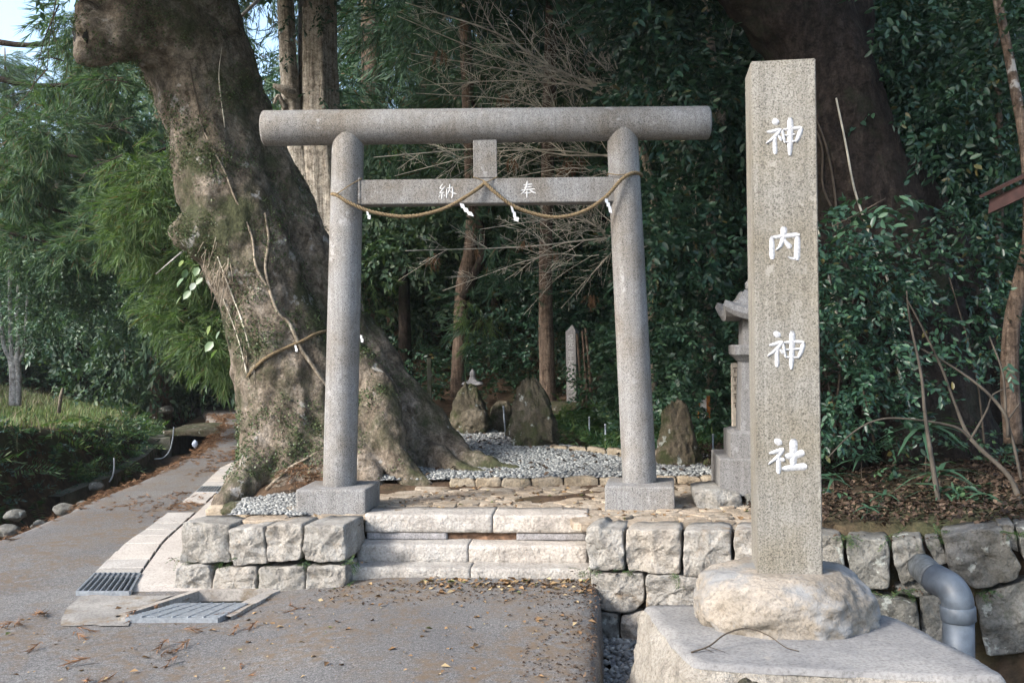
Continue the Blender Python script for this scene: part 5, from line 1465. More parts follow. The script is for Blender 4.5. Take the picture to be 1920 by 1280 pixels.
t = thing('cedar_tree', 'cedar at the left edge with tufted boughs hanging against the sky', 'tree', tuple(P(-90, 760, 15.5)))
px_trunk([(-90, 790, 15.5, 26), (-95, 400, 15.5, 22), (-100, 0, 15.5, 19), (-105, -400, 15.5, 14)], M['bark_brown'], t)
lb = [(30, 270), (60, 305), (100, 245), (150, 265), (60, 350), (110, 335), (160, 330), (25, 400), (90, 420), (140, 400), (185, 290), (205, 350), (190, 430), (150, 80), (170, 150), (130, 30), (200, 60), (215, 140), (110, 165), (20, 340), (230, 230), (180, 210), (45, 240), (130, 470), (60, 460), (10, 460), (220, 290), (240, 20)]
crown_px([(x, y, random.uniform(14.2, 16.8), random.uniform(.28, .42)) for x, y in lb], 'cedar', 120, 1.2, M['cedar_skylit'], t, droop=-.15)
for x0, y0, x1, y1 in ((-95, 60, 200, 60), (-95, 120, 215, 150), (-92, 200, 190, 300), (-92, 280, 200, 420), (-92, 360, 130, 460)):
    px_trunk([(x0, y0, 15.5, 7), ((x0 + x1) / 2, (y0 + y1) / 2 + 25, 15.5, 5), (x1, y1, 15.5, 1.5)], M['bark_dark'], t, 6, 'bough')

# ------------------------------------------------------------------ shared crowns for the wood behind
def proto_crown(kind, form, n, sc, seed):
    global RNG
    keep, RNG = RNG, np.random.default_rng(seed)
    rg = random.Random(seed); cl = []
    if form == 'cone':
        for _ in range(n):
            h = rg.random() ** .8; rr_ = (1 - h) * 2.3 + .3; a = rg.uniform(0, 2 * PI); q = rr_ * math.sqrt(rg.random())
            cl.append((q * math.cos(a), q * math.sin(a), h * 9 - .25 * q, rg.uniform(.5, .85)))
    else:
        for _ in range(n):
            a = rg.uniform(0, 2 * PI); q = 2.0 * rg.random() ** .5; z = rg.uniform(-1.3, 1.3) * math.sqrt(max(.05, 1 - (q / 2.3) ** 2))
            cl.append((q * math.cos(a), q * math.sin(a), z, rg.uniform(.45, .75)))
    pts, ds = clumps(cl, 30, -.45 if form == 'cone' else -.1)
    me = foliage('crown', pts, ds, kind, sc)
    RNG = keep
    return me
CONE = [proto_crown('cedarfar', 'cone', 38, 1.0, 100 + k) for k in range(2)]
DOME = [proto_crown('broad', 'dome', 40, 1.35, 110 + k) for k in range(3)]
for me in CONE: me.materials.append(M['cedar'])
for me in DOME: me.materials.append(M['hill_leaf'])
def wood_tree(label, px, d, h, kind, low=1.5, w=1.0, group=None, idx=0):
    x = (px - CX) / FPX * d
    z0 = hz(x, d)
    t = thing('cedar_tree' if kind == 'c' else 'broadleaf_tree', label, 'tree', (x, d, z0), group)
    r = .012 * h + .05
    lean = random.uniform(-.02, .02)
    p = [(x + lean * s * h, d, z0 - .2 + s * (h * (1.0 if kind == 'c' else .75))) for s in (0, .3, .6, 1)]
    put('trunk', tube('trunk', p, [r * 1.2, r, r * .75, r * .15], 10, wob=.08), M['bark_brown'] if kind == 'c' else M['bark_dark'], t)
    me = CONE[idx % 2] if kind == 'c' else DOME[idx % 3]
    o = put('crown', me, None, t)
    if d < 40 and px < 450:
        o.material_slots[0].link = 'OBJECT'; o.material_slots[0].material = M['cedar_skylit'] if kind == 'c' else M['leaf_skylit'] if px < 200 else M['hill_leaf']  # left trees take the copies lightened for skylight
    if kind == 'c':
        sz = (h - low) / 9.0
        Mx = Matrix.Translation((0, 0, low)) @ Matrix.Rotation(idx * 2.1, 4, 'Z') @ Matrix.Diagonal((w, w, sz, 1))
    else:
        Mx = Matrix.Translation((0, 0, h * .62 + low)) @ Matrix.Rotation(idx * 2.1, 4, 'Z') @ Matrix.Diagonal((w, w, w * h / 4.2, 1))
    o.matrix_parent_inverse = Matrix.Identity(4)
    o.matrix_basis = Mx
    return t
GW = 'trees of the wood behind'
wl = [
 ('dark cedar just left of the bright drooping cedar', 300, 25, 15, 'c', 3.6, 1.2),
 ('far cedar on the hillside above the whitish tree', 20, 36, 6.5, 'c', .3, 1.2), ('far cedar seen low over the end of the lane', 390, 36, 14, 'c', .5, 1.3),
 ('far cedar between the two left cedars', 215, 38, 9, 'c', .5, 1.4), ('cedar rising behind the pale striped trunk', 700, 19, 14, 'c', 1.5, 1.1),
 ('cedar in the dark wood above the small stone lantern', 820, 20, 15, 'c', 1.2, 1.2), ('cedar in the wood straight behind the gate strut', 930, 18.5, 14, 'c', 2.2, 1.1),
 ('cedar in the wood behind the slender lichen flecked trunk', 1060, 17.5, 14, 'c', 2.0, 1.1), ('cedar in the wood behind the right gate pillar', 1180, 17, 13, 'c', 1.6, 1.1),
 ('broadleaf tree in the wood right of the far inscribed pillar', 1130, 15.2, 5.5, 'b', .1, .8), ('broadleaf tree behind the thin pale crooked tree', 1290, 13.8, 6.5, 'b', .2, 1.0),
 ('broadleaf tree hidden behind the top of the inscribed post', 1440, 13.5, 7.5, 'b', .5, 1.1), ('broadleaf tree behind the huge dark trunk', 1640, 13.5, 7.5, 'b', .3, 1.1),
 ('broadleaf tree in the upper right corner behind the leaves', 1850, 12.8, 6.5, 'b', .2, 1.1), ('low broadleaf tree in the shade behind the left standing stone', 760, 16.5, 5, 'b', -.3, .9),
 ('low broadleaf tree in the shade between the two standing stones', 930, 16.8, 4.6, 'b', -.3, .9), ('broadleaf tree shading the far bend of the lane', 420, 28, 7, 'b', -.6, 1.3),
 ('broadleaf tree behind the whitish multi stemmed tree', 150, 27, 5.5, 'b', -.6, 1.2), ('broadleaf tree on the left hillside edge', -30, 30, 4.5, 'b', -.8, 1.1),
 ('dark broadleaf tree left of the lane bend', 300, 26, 6, 'b', -.9, 1.2), ('broadleaf tree behind the bright drooping cedar', 470, 21, 8, 'b', -.4, 1.1),
 ('tall cedar high behind the gate top beam', 1000, 24, 19, 'c', 3, 1.3), ('tall cedar high behind the pale striped trunk', 600, 26, 18, 'c', 2, 1.3), ('tall cedar on the slope above the right pillar', 1270, 20, 15, 'c', 2, 1.2),
 ('tall cedar on the slope right of the huge dark trunk', 1760, 17, 14, 'c', 2, 1.2), ('tall cedar on the slope behind the inscribed post', 1500, 19, 15, 'c', 2, 1.2)]
for k, a in enumerate(wl): wood_tree(a[0], *a[1:], group=GW, idx=k)

# ------------------------------------------------------------------ bare winter branches above and behind the gate
def bare_branch(name, p0, p1, r, parent, mat, depth=2, nsub=9, sag=.06, seed=0, fan=.55, tip=.0012):
    rg = random.Random(seed)
    parts = []
    def grow(a, b, r0, lev):
        L = (b - a).length
        mid = a.lerp(b, .5) + Vector((rg.uniform(-1, 1), rg.uniform(-1, 1), rg.uniform(-.2, 1))) * L * sag
        c = crom([a, a.lerp(mid, .55) + Vector((rg.uniform(-1, 1), rg.uniform(-1, 1), rg.uniform(-1, 1))) * L * .025, mid, b], 3)
        parts.append(tube_vf(c, np.linspace(r0 * .85, max(.0021, r0 * .3), len(c)), 5 if lev == depth else 3, False))
        if lev == 0: return
        n = nsub if lev == depth else max(3, nsub - 3)
        for k in range(n):
            t = .18 + .8 * (k + rg.random() * .8) / n
            i = min(len(c) - 2, int(t * (len(c) - 1)))
            s = Vector(c[i]); d = (Vector(c[i + 1]) - s).normalized()
            side = Vector((rg.uniform(-1, 1), rg.uniform(-1, 1) * .8, rg.uniform(-.7, .8)))
            side = (side - d * side.dot(d)).normalized()
            ln_ = L * (1 - t * .6) * rg.uniform(.28, .55)
            grow(s, s + (d * (1 - fan * .4) + side * fan).normalized() * ln_, r0 * (1 - t * .6) * .5, lev - 1)
    grow(Vector(p0), Vector(p1), r, depth)
    return put(name, mesh(name, *merge(parts)), mat, parent)
bt = thing('bare_tree', 'leafless tree with fans of pale twigs behind the gate top', 'tree', tuple(P(1215, 800, 11.3)))
px_trunk([(1225, 850, 11.3, 9), (1222, 600, 11.3, 9), (1228, 420, 11.3, 8), (1210, 300, 11.3, 8), (1165, 180, 11.3, 6)], M['bark_pale'], bt, 8)
for k, (a, b, r) in enumerate([((1165, 180), (760, 5), .020), ((1170, 170), (745, 30), .016), ((1165, 190), (770, 100), .017), ((1175, 165), (790, 160), .014), ((1160, 250), (780, 175), .014), ((1200, 290), (700, 295), .016), ((1190, 300), (740, 330), .013),
                               ((1215, 330), (880, 350), .012), ((1222, 440), (760, 470), .016), ((1222, 450), (900, 430), .012), ((1224, 460), (830, 545), .010), ((1180, 200), (1010, -40), .014), ((1180, 190), (1120, -80), .014), ((1190, 240), (1380, 120), .010), ((1200, 260), (1330, 40), .010), ((1210, 360), (1130, 540), .008), ((1205, 250), (880, 250), .012)]):
    bare_branch('branch', P(*a, 11.3), P(*b, 10.6 + (k % 4) * .35), r, bt, M['twig'], 2, 14, .09, 200 + k, .7)
# dead brown foliage tassels caught in the twigs
pts, ds = clumps(px_clumps([(812, 480, 11, .05), (985, 452, 11, .04), (890, 465, 11, .03), (865, 40, 11, .06), (825, 97, 11, .06), (945, 180, 11, .06), (962, 295, 11, .05), (1075, 300, 12.2, .12), (1060, 315, 12.2, .1), (1040, 470, 12, .05), (1108, 555, 11.5, .07)]), 700, -1.6)
put('dead_tassels', foliage('dead_tassels', pts, ds, 'cedar', .35), M['needle_litter'], bt, kind='stuff', label='brown dead cedar sprigs caught in the twigs')
# bare twigs on the right and in the left background
bt2 = thing('bare_shrub', 'pale bare twigs tangled above the inscribed post side of the gate', 'shrub', tuple(P(1300, 500, 10.5)))
for k, (a, b) in enumerate([((1290, 330), (1245, 10)), ((1300, 320), (1380, 30)), ((1250, 420), (1330, 130)), ((1350, 300), (1200, 130)), ((1310, 480), (1270, 220)), ((1300, 700), (1295, 560)), ((1285, 640), (1310, 540))]):
    bare_branch('branch', P(*a, 10.4), P(*b, 10.2), .011, bt2, M['twig'], 2, 7, .06, 240 + k)
bt3 = thing('bare_twigs', 'fine drooping bare twigs in the upper left corner', 'twigs', tuple(P(110, 60, 9)))
for k, (a, b) in enumerate([((108, -20), (88, 130)), ((88, 130), (0, 225)), ((110, 10), (60, 170)), ((120, 115), (60, 110)), ((240, 155), (150, 150)), ((245, 250), (160, 230)), ((250, 220), (185, 240)), ((230, 290), (150, 330))]):
    bare_branch('branch', P(*a, 8.8), P(*b, 8.6), .008, bt3, M['twig_dark'], 1, 6, .08, 260 + k)
q = [P(425, 55, 10.5), P(455, 28, 10.5), P(490, -5, 10.5)]
put('dead_branch', tube('dead_branch', q, [.012, .018, .022], 6), M['bark_white'], label='bare white branch sticking out right of the leaning trunk top', cat='branch')
q = [P(292, 514, 11.5), P(320, 490, 11.5), P(350, 465, 11.5)]
put('dead_branch', tube('dead_branch', q, [.004, .009, .012], 6), M['bark_white'], label='short pale dead stick among the bright cedar boughs', cat='branch')

# ------------------------------------------------------------------ shrubs on the right
def shrub(label, rows, kind, n, sc, mat, stems=(), sm=None, name='shrub', group=None, droop=-.1):
    cl = px_clumps(rows)
    bx, by, _, _ = cl[0]
    t = thing(name, label, 'shrub', (bx, by, hz(bx, by)), group)
    pts, ds = clumps(cl, n, droop)
    put('foliage', foliage('foliage', pts, ds, kind, sc), mat, t)
    for s in stems:
        p, r = px_tube(s, 5); r = r * .7
        put('stem', tube('stem', p, r, 6, wob=.1), sm or M['twig'], t)
    return t
GS = 'evergreen shrubs on the right slope'
shrub('dense glossy shrub touching the right edge of the inscribed post', fill(1530, 1680, 430, 800, 7.4, 8.4, 44, .16, .28, 31), 'gloss', 75, .68, M['leaf_gloss'],
      [[(1560, 860, 7.9, 4), (1575, 700, 7.9, 3), (1600, 560, 7.9, 2)], [(1640, 830, 7.8, 4), (1625, 760, 7.8, 3), (1600, 640, 7.8, 2)], [(1600, 850, 7.9, 3), (1570, 780, 7.9, 3), (1545, 690, 7.9, 2)]], M['twig_dark'], group=GS)
shrub('sparse tall shrub with long pale stems before the huge dark trunk', [(1700, 565, 7.0, .09), (1770, 690, 7.0, .10), (1745, 640, 7.0, .08), (1640, 600, 7.1, .12), (1790, 720, 7.0, .11), (1840, 735, 7.0, .12), (1690, 520, 7.0, .1), (1615, 520, 7.1, .14), (1735, 500, 7.1, .12), (1800, 590, 7.0, .10), (1840, 560, 7.1, .08), (1660, 700, 7.1, .14), (1720, 700, 7.1, .08), (1580, 790, 7.2, .16), (1630, 800, 7.2, .12), (1550, 830, 7.2, .12), (1830, 450, 7.1, .12), (1770, 430, 7.2, .1), (1880, 670, 7, .1), (1905, 480, 7, .12)], 'gloss', 70, .62, M['leaf_gloss'],
      [[(1917, 965, 6.5, 9), (1893, 894, 6.7, 7), (1821, 823, 6.9, 6), (1790, 755, 7, 4), (1765, 688, 7, 4), (1728, 612, 7, 3), (1700, 560, 7, 2)], [(1765, 970, 6.6, 8), (1750, 880, 6.7, 7), (1735, 780, 6.8, 5), (1727, 700, 6.9, 4), (1706, 600, 7, 3), (1700, 545, 7, 2)],
       [(1821, 823, 6.9, 4), (1790, 800, 6.9, 4), (1712, 786, 6.9, 3), (1650, 786, 6.9, 3), (1600, 810, 6.9, 2.2), (1550, 860, 6.9, 1.4)], [(1890, 820, 6.8, 5), (1886, 780, 6.8, 5), (1850, 735, 6.9, 4), (1790, 690, 7, 3), (1720, 650, 7, 2), (1695, 640, 7, 1.2)], [(1886, 780, 6.8, 4), (1880, 700, 6.9, 3), (1855, 630, 7, 2)],
       [(1821, 822, 6.9, 4), (1850, 770, 6.9, 3), (1862, 740, 6.9, 2.4), (1895, 725, 6.9, 1.5)], [(1888, 790, 6.8, 3), (1912, 755, 6.8, 2)], [(1915, 900, 6.7, 4), (1900, 830, 6.8, 4), (1888, 790, 6.8, 4)]], M['twig_mid'], group=GS)
shrub('sprawling leafy shrub right of the huge dark trunk base', fill(1680, 1930, 380, 720, 7.6, 8.6, 30, .12, .24, 37), 'gloss', 70, .66, M['leaf_gloss'], [[(1850, 880, 8, 3), (1830, 700, 8, 2.4), (1780, 520, 8, 1.6)]], M['twig_dark'], group=GS)
shrub('long leaved shrub spray beside the post at the level of the second character', [(1640, 385, 6.6, .07), (1610, 400, 6.6, .06), (1660, 370, 6.6, .06), (1580, 410, 6.6, .05)], 'gloss', 160, 1.0, M['leaf_mid'], [[(1560, 425, 6.6, 2), (1610, 400, 6.6, 2), (1660, 372, 6.6, 1)]], M['twig_dark'], group=GS)
shrub('leafy thicket between the right pillar and the lantern', fill(1200, 1390, 560, 830, 9.7, 11.2, 44, .24, .4, 33), 'broad', 50, .8, M['leaf_mid'], group=GS)
shrub('dark leafy thicket at the foot of the slope right of the huge dark trunk', fill(1790, 1960, 430, 760, 8.8, 10.2, 22, .25, .4, 34), 'gloss', 40, .8, M['leaf_gloss'], group=GS)
shrub('glossy shrub with pale leaf tips above the far inscribed pillar', fill(1030, 1150, 470, 620, 13.6, 14.6, 16, .28, .45, 35), 'broad', 70, .9, M['leaf_gloss'], group='shrubs beyond the gate')
shrub('low drooping leafy branch beside the slender lichen flecked trunk', [(950, 645, 13, .18), (975, 640, 13, .2), (1000, 630, 13, .18), (1010, 590, 13, .22), (990, 560, 13, .25), (930, 560, 13.4, .25), (960, 520, 13.4, .3), (1000, 500, 13.4, .3)], 'broad', 70, .8, M['leaf_gloss'], group='shrubs beyond the gate')
shrub('orange tinged cedar sprigs beside the left pillar at mid height', [(700, 530, 9.9, .1), (715, 520, 9.9, .08), (690, 590, 10.2, .15)], 'cedar', 160, .5, M['cedar_lit'], group='shrubs beyond the gate', name='cedar_sprig')
shrub('hanging cedar sprig in front of the leaning brown trunk', [(880, 585, 13.4, .16), (900, 610, 13.4, .18), (915, 590, 13.4, .15), (893, 640, 13.4, .12), (870, 570, 13.5, .12)], 'cedar', 120, .6, M['cedar_lit'], group='shrubs beyond the gate', name='cedar_sprig', droop=-.7)
shrub('leafy thicket right of the far inscribed pillar', fill(1125, 1240, 600, 780, 11.5, 13.2, 26, .24, .4, 36), 'broad', 55, .8, M['leaf_mid'], group='shrubs beyond the gate')

# ------------------------------------------------------------------ undergrowth masses
def understory(name, label, n, xr_, yr_, kind, sc, mat, hmax=1.0, ok=None, seed=0):
    rg = np.random.default_rng(seed)
    x = rg.uniform(*xr_, n * 2); y = rg.uniform(*yr_, n * 2)
    k = np.ones(len(x), bool) if ok is None else ok(x, y)
    x, y = x[k][:n], y[k][:n]
    lump = np.array([max(0.05, .5 + .9 * noise.noise(Vector((a * .7, b * .7, seed)))) for a, b in zip(x, y)])
    z = Hgt(x, y) + rg.random(len(x)) ** .7 * hmax * lump
    d = rg.normal(0, 1, (len(x), 3)) * np.array([1, 1, .4]) + np.array([0, -.4, .2])
    put(name, foliage(name, np.stack([x, y, z], 1), d, kind, sc), mat, label=label, cat='undergrowth', kind='stuff')
def yh_(x): return np.interp(x, [-8, -5.6, -4, -2, 0, 1.2, 2.5, 4, 5.5, 8], [29, 26, 19, 15.5, 15, 13.6, 12, 10.8, 9.8, 8.2])
understory('undergrowth', 'dark evergreen undergrowth covering the wooded slope behind the gate', 12000, (-5, 9), (9, 24), 'broad', .95, M['leaf_gloss'], 1.5, lambda x, y: (y > yh_(x) - .1) & (x > np.interp(y, XRY, XRX) + .8), 1)
understory('undergrowth', 'dark leafy undergrowth round the far bend of the lane', 5000, (-16, -4), (20, 34), 'far', 1.0, M['hill_leaf'], 2.2, lambda x, y: (x > np.interp(y, XRY, XRX) + .5) | (y > 29) | ((x < np.interp(y, XLY, XLX) - 3.4) & (y > 25)), 2)
understory('undergrowth', 'scrubby growth on the left hillside behind the grassy bank', 1500, (-24, -8.5), (13, 34), 'broad', 1.4, M['hill_leaf'], 1.0, lambda x, y: x < np.interp(y, XLY, XLX) - 5.2, 3)
understory('undergrowth', 'low green plants on the litter slope at the foot of the thicket', 1500, (2.0, 7), (6.6, 10.5), 'gloss', .6, M['leaf_mid'], .3, lambda x, y: (y > 8.2 - .3 * (x - 2)) | (np.sin(x * 9.1) * np.sin(y * 7.3 + x) > .82), 4)
understory('undergrowth', 'green plants and ferns along the right side of the gravel path', 900, (0.5, 3.2), (9.3, 13.5), 'fern', .75, M['fern'], .30, lambda x, y: ~np.array([inside((a, b), gpoly) for a, b in zip(x, y)]), 5)
understory('undergrowth', 'ferns and trailing plants hanging on the ditch bank across the lane', 1500, (-11, -5.5), (8, 24), 'fern', 1.0, M['fern'], .2, lambda x, y: (np.interp(y, XLY, XLX) - x > 1.4) & (np.interp(y, XLY, XLX) - x < 2.05), 6)
understory('undergrowth', 'dark leafy growth on the ditch bank across the lane', 1700, (-11, -5.5), (8, 24), 'broad', .7, M['leaf_gloss'], .16, lambda x, y: (np.interp(y, XLY, XLX) - x > 1.35) & (np.interp(y, XLY, XLX) - x < 2.0), 7)
# grass on the bank
def blades(name, label, x, y, h, mat, lean=.5):
    n = len(x)
    tv = np.array([(-.05, 0, 0), (.05, 0, 0), (.03, .25, .6), (-.03, .25, .6), (0.006, .7, 1.0), (-.006, .7, 1)], float); tf = np.array([(0, 1, 2, 3), (3, 2, 4, 5)])
    a = RNG.uniform(0, 2 * PI, n); c, s = np.cos(a), np.sin(a)
    m = np.zeros((n, 3, 3)); m[:, 0, 0] = c; m[:, 0, 1] = -s * lean; m[:, 1, 0] = s; m[:, 1, 1] = c * lean; m[:, 2, 2] = 1
    m *= (h * RNG.uniform(.5, 1.3, n))[:, None, None]
    v, f = scatter(tv, tf, m, np.stack([x, y, Hgt(x, y)], 1))
    put(name, np_mesh(name, v, f), mat, label=label, cat='grass', kind='stuff')
x = RNG.uniform(-16, -6.5, 60000); y = RNG.uniform(9, 27, 60000); u_ = np.interp(y, XLY, XLX) - x
k_ = (u_ > 1.95) & (u_ < 6.0) & (RNG.random(60000) < np.clip(1.3 - .2 * (u_ - 2), .12, 1))
blades('grass', 'short green grass on the bank across the lane', x[k_], y[k_], .10, M['grass'])
x = RNG.uniform(0.9, 1.9, 1800); y = RNG.uniform(9.9, 11.2, 1800)
blades('grass', 'soft green grass tufts beside the gravel path', x, y, .13, M['fern'])
x = RNG.uniform(-2.7, -2.2, 500); y = RNG.uniform(6.9, 8.2, 500); k_ = (np.abs(x - np.interp(y, XRY, XRX) - .12) < .05)
blades('grass', 'tiny grass tufts along the gutter edge', x[k_], y[k_], .05, M['grass'])

x = RNG.uniform(-20, -6.5, 26000); y = RNG.uniform(10, 30, 26000); u_ = np.interp(y, XLY, XLX) - x
k_ = (u_ > 3.4) & (u_ < 11) & (RNG.random(26000) < .75)
M['drygrass'] = leafmat('dry_grass', (0.09, 0.085, 0.05), (0.17, 0.15, 0.09), (0.26, 0.22, 0.14), .8, .2, .1)
blades('grass', 'dry brownish grass on the slope behind the bank', x[k_], y[k_], .17, M['drygrass'], .9)
x = RNG.uniform(-12, -5.5, 5000); y = RNG.uniform(8, 24, 5000); u_ = np.interp(y, XLY, XLX) - x
k_ = (u_ > 1.75) & (u_ < 2.1)
blades('grass', 'dry straw overhanging the edge of the ditch bank', x[k_], y[k_], .22, M['drygrass'], 1.3)
# strap leaved seedlings on the litter slope
SL = ribbon(3, .075, .55)
def strap(label, px, py, d, n=11, L=.16, layers=2):
    b = P(px, py, d); b.z = max(b.z, hz(b.x, b.y))
    z0 = hz(b.x, b.y)
    t = thing('seedling', label, 'plant', (b.x, b.y, z0), 'strap leaved seedlings on the litter slope')
    h = max(.06, b.z - z0)
    put('stem', tube('stem', [(b.x, b.y, z0 - .02), (b.x, b.y, z0 + h)], [.004, .003], 5), M['twig_dark'], t)
    for j in range(n):
        a = 2 * PI * j / n + random.uniform(-.3, .3)
        dd = np.array([[math.cos(a), math.sin(a), random.uniform(.1, .6)]])
        m = frames(dd, np.array([random.uniform(-.3, .3)])) * (L * random.uniform(.7, 1.15))
        v, f = scatter(SL[0], SL[1], m, np.array([[b.x, b.y, z0 + h - (.03 * (j % layers))]]))
        put('leaf', np_mesh('leaf', v, f), M['leaf_mid'], t)
for lab, px, py, d, L in (('small strap leaved seedling right beside the inscribed post', 1562, 890, 6.9, .13), ('strap leaved seedling beneath the dense glossy shrub', 1615, 855, 7.6, .15), ('strap leaved seedling in the middle of the litter slope', 1658, 935, 6.8, .13), ('tall strap leaved seedling round the foot of the pale stem', 1762, 880, 6.9, .22),
                          ('lower strap leaved seedling on the pale stem', 1768, 915, 6.75, .17), ('strap leaved seedling at the right end of the litter slope', 1845, 940, 6.6, .15), ('highest strap leaved seedling, against the huge dark trunk', 1735, 800, 7.4, .26), ('low round leaved seedling near the top of the right wall', 1628, 970, 6.4, .08)):
    strap(lab, px, py, d, 13, L * 1.45)

# ------------------------------------------------------------------ standing stones, far pillar, small lantern
def standing(label, pxl, pxr, pyt, pyb, d, seed, taper, lean=(0, 0), mat='stand', depth=.8, amp=.16, ridged=.12):
    a, b = P((pxl + pxr) / 2, pyb, d), P((pxl + pxr) / 2, pyt, d)
    w = (pxr - pxl) / 2 * d / FPX; h = (b.z - a.z) / 2
    return boulder('standing_stone', (a.x - lean[0], d + w * depth, a.z + h - .03), (w * 1.12, w * depth, h + .03), M[mat], seed, 5, amp, None, taper=taper, lean=lean, ridged=ridged, pw=3.2, label=label, cat='standing stone')
standing('pointed mossy standing stone beside the gravel path', 946, 1056, 711, 844, 10.3, 4, .66, (-.03, 0), amp=.22, ridged=.22)
standing('tall mossy standing stone in front of the small stone lantern', 836, 920, 722, 808, 11.8, 6, .6, (.0, 0), amp=.2, ridged=.2)
standing('squat pale flecked stone at the foot of the left standing stone', 860, 916, 768, 806, 11.5, 7, .25)
standing('dark low stone in the shade right of the left standing stones', 918, 960, 752, 806, 12.2, 8, .2)
standing('broad leaning standing stone between the right pillar and the lantern', 1234, 1320, 754, 894, 8.9, 12, .5, (-.02, 0), amp=.2, ridged=.2)
standing('small brown stone beside the lantern base', 1318, 1336, 862, 894, 8.9, 13, .2)
# kerb behind the standing stone
kb2 = thing('stone_kerb', 'low tan kerb of flat stones beyond the right pillar', 'kerb', tuple(P(1120, 858, 9.8)))
for k, (xa, xb) in enumerate(((1030, 1064), (1066, 1100), (1101, 1136), (1137, 1176), (1177, 1240))):
    da = 10.2 - k * .18
    o = [P(xa, 862 - k * .2, da), P(xb, 864 - k * .2, da - .15), P(xb, 846 - (4 - k) * 2, da - .15), P(xa, 842 - (4 - k) * 2.2, da)]
    rough_stone('stone', o, Vector((-.2, -1, 0)), .15, M['kerb'], kb2, m=20, seed=k + 50, bulge=.008, amp=.01)
# far inscribed pillar
dp = 12.3
fp = thing('inscribed_post', 'distant small stone pillar with a pointed top and a column of characters', 'stone post', tuple(P(1068, 756, dp)))
yp = R(-24)
Up = Vector((math.cos(yp), math.sin(yp), 0)); Np = Vector((Up.y, -Up.x, 0))
c0 = P(1062.5, 756, dp); w_ = 19.5 * dp / FPX; ztop = P(1062, 622, dp).z
bm = bmesh.new(); cor = []
for z in (c0.z - .03, ztop):
    for a, b in ((0, 0), (1, 0), (1, 1), (0, 1)):
        q = Vector((c0.x, c0.y, 0)) + Up * w_ * a - Np * w_ * b; cor.append(bm.verts.new((q.x, q.y, z)))
q = Vector((c0.x, c0.y, 0)) + Up * w_ / 2 - Np * w_ / 2
apx = bm.verts.new((q.x, q.y, P(1068, 608, dp).z))
for i in range(4):
    j = (i + 1) % 4
    bm.faces.new((cor[i], cor[j], cor[j + 4], cor[i + 4])); bm.faces.new((cor[i + 4], cor[j + 4], apx))
bm.faces.new(cor[3::-1])
fshaft = put('shaft', bm_mesh('shaft', bm), M['greystone'], fp)
for k, ch in enumerate('\u7d00\u5143\u4e8c\u5343\u516d\u767e\u5e74\u8a18\u5ff5'):
    cu = bpy.data.curves.new('character', 'FONT'); cu.body = ch; cu.size = w_ * .62; cu.align_x = 'CENTER'; cu.extrude = .001; cu.offset = .0012; cu.resolution_u = 2
    to = bpy.data.objects.new('character_text', cu); col.objects.link(to)
    dg = bpy.context.evaluated_depsgraph_get(); dg.update()
    me = bpy.data.meshes.new_from_object(to.evaluated_get(dg))
    bpy.data.objects.remove(to)
    Mx = Matrix.Translation(Vector((c0.x, c0.y, ztop - .10 - k * (ztop - c0.z) * .086)) + Up * w_ * .5 + Np * .0015) @ Matrix.Rotation(yp, 4, 'Z') @ Matrix.Rotation(R(90), 4, 'X')
    me.transform(Mx)
    put('character', me, M['char'], fshaft)
boulder('plinth_rock', (c0.x + .05, c0.y + .1, c0.z - .06), (.30, .22, .13), M['stand'], 21, 4, .2, .6, label='rough rock plinth under the distant inscribed pillar', cat='rock')
# small old lantern
dsl = 12.7
sl = thing('stone_lantern', 'small old stone lantern top behind the left standing stone', 'stone lantern', tuple(P(886, 800, dsl)))
def lring(name, rows, seg, mat=M['greystone'], sq=False):
    V_, F_ = [], []
    for py, hw in rows:
        c = P(886, py, dsl); r = hw * dsl / FPX
        for k in range(seg):
            a = 2 * PI * (k + .5) / seg
            rr_ = r / (max(abs(math.cos(a)), abs(math.sin(a))) if sq else 1)
            V_.append((c.x + rr_ * math.cos(a), dsl + rr_ * math.sin(a), c.z + (.012 * (abs(math.sin(2 * a)) ** 4) if sq and hw > 15 else 0)))
    n = len(rows)
    for i in range(n - 1):
        for k in range(seg): F_.append((i * seg + k, i * seg + (k + 1) % seg, (i + 1) * seg + (k + 1) % seg, (i + 1) * seg + k))
    F_.append(tuple(range(seg - 1, -1, -1))); F_.append(tuple((n - 1) * seg + k for k in range(seg)))
    put(name, mesh(name, V_, F_), mat, sl)
lring('finial', [(706, 4), (703, 5.5), (698, 5.5), (694, 3), (691, .5)], 14); lring('neck', [(711, 7), (706.5, 6), (706, 4)], 14)
lring('roof', [(723, 17), (721, 20), (718, 18), (714, 9), (711, 7)], 24, sq=True); lring('fire_box', [(745, 10), (723, 10)], 4); lring('shaft', [(800, 8), (745, 8)], 12)
put('stone_post', box_mesh('stone_post', (P(791, 0, 14).x, 14, P(795, 720, 14).z - .3), (P(799, 0, 14).x, 14.06, P(795, 671, 14).z), .006), M['darkconc'], label='thin grey post in the shade right of the huge tree', cat='post')
# small metal stakes
for lab, xa, ya, xb, yb, d in (('thin metal stake left of the pointed standing stone', 948, 788, 944, 764, 11), ('thin metal stake beside the gravel path before the distant pillar', 1105, 815, 1105, 784, 10.6), ('thin metal stake in the grass beside the right pillar', 1136, 830, 1135, 798, 10.2), ('short metal stake left of the lantern base', 1337, 860, 1337, 817, 9.2)):
    a, b = P(xa, ya, d), P(xb, yb, d)
    t = thing('metal_stake', lab, 'stake', tuple(a), 'metal stakes along the path')
    put('rod', tube('rod', [a - Vector((0, 0, .2)), b], [.009, .009], 8), M['steel'], t)
    put('cap', tube('cap', [b, b + Vector((0, 0, .02))], [.012, .010], 8), M['steelbar'], t)
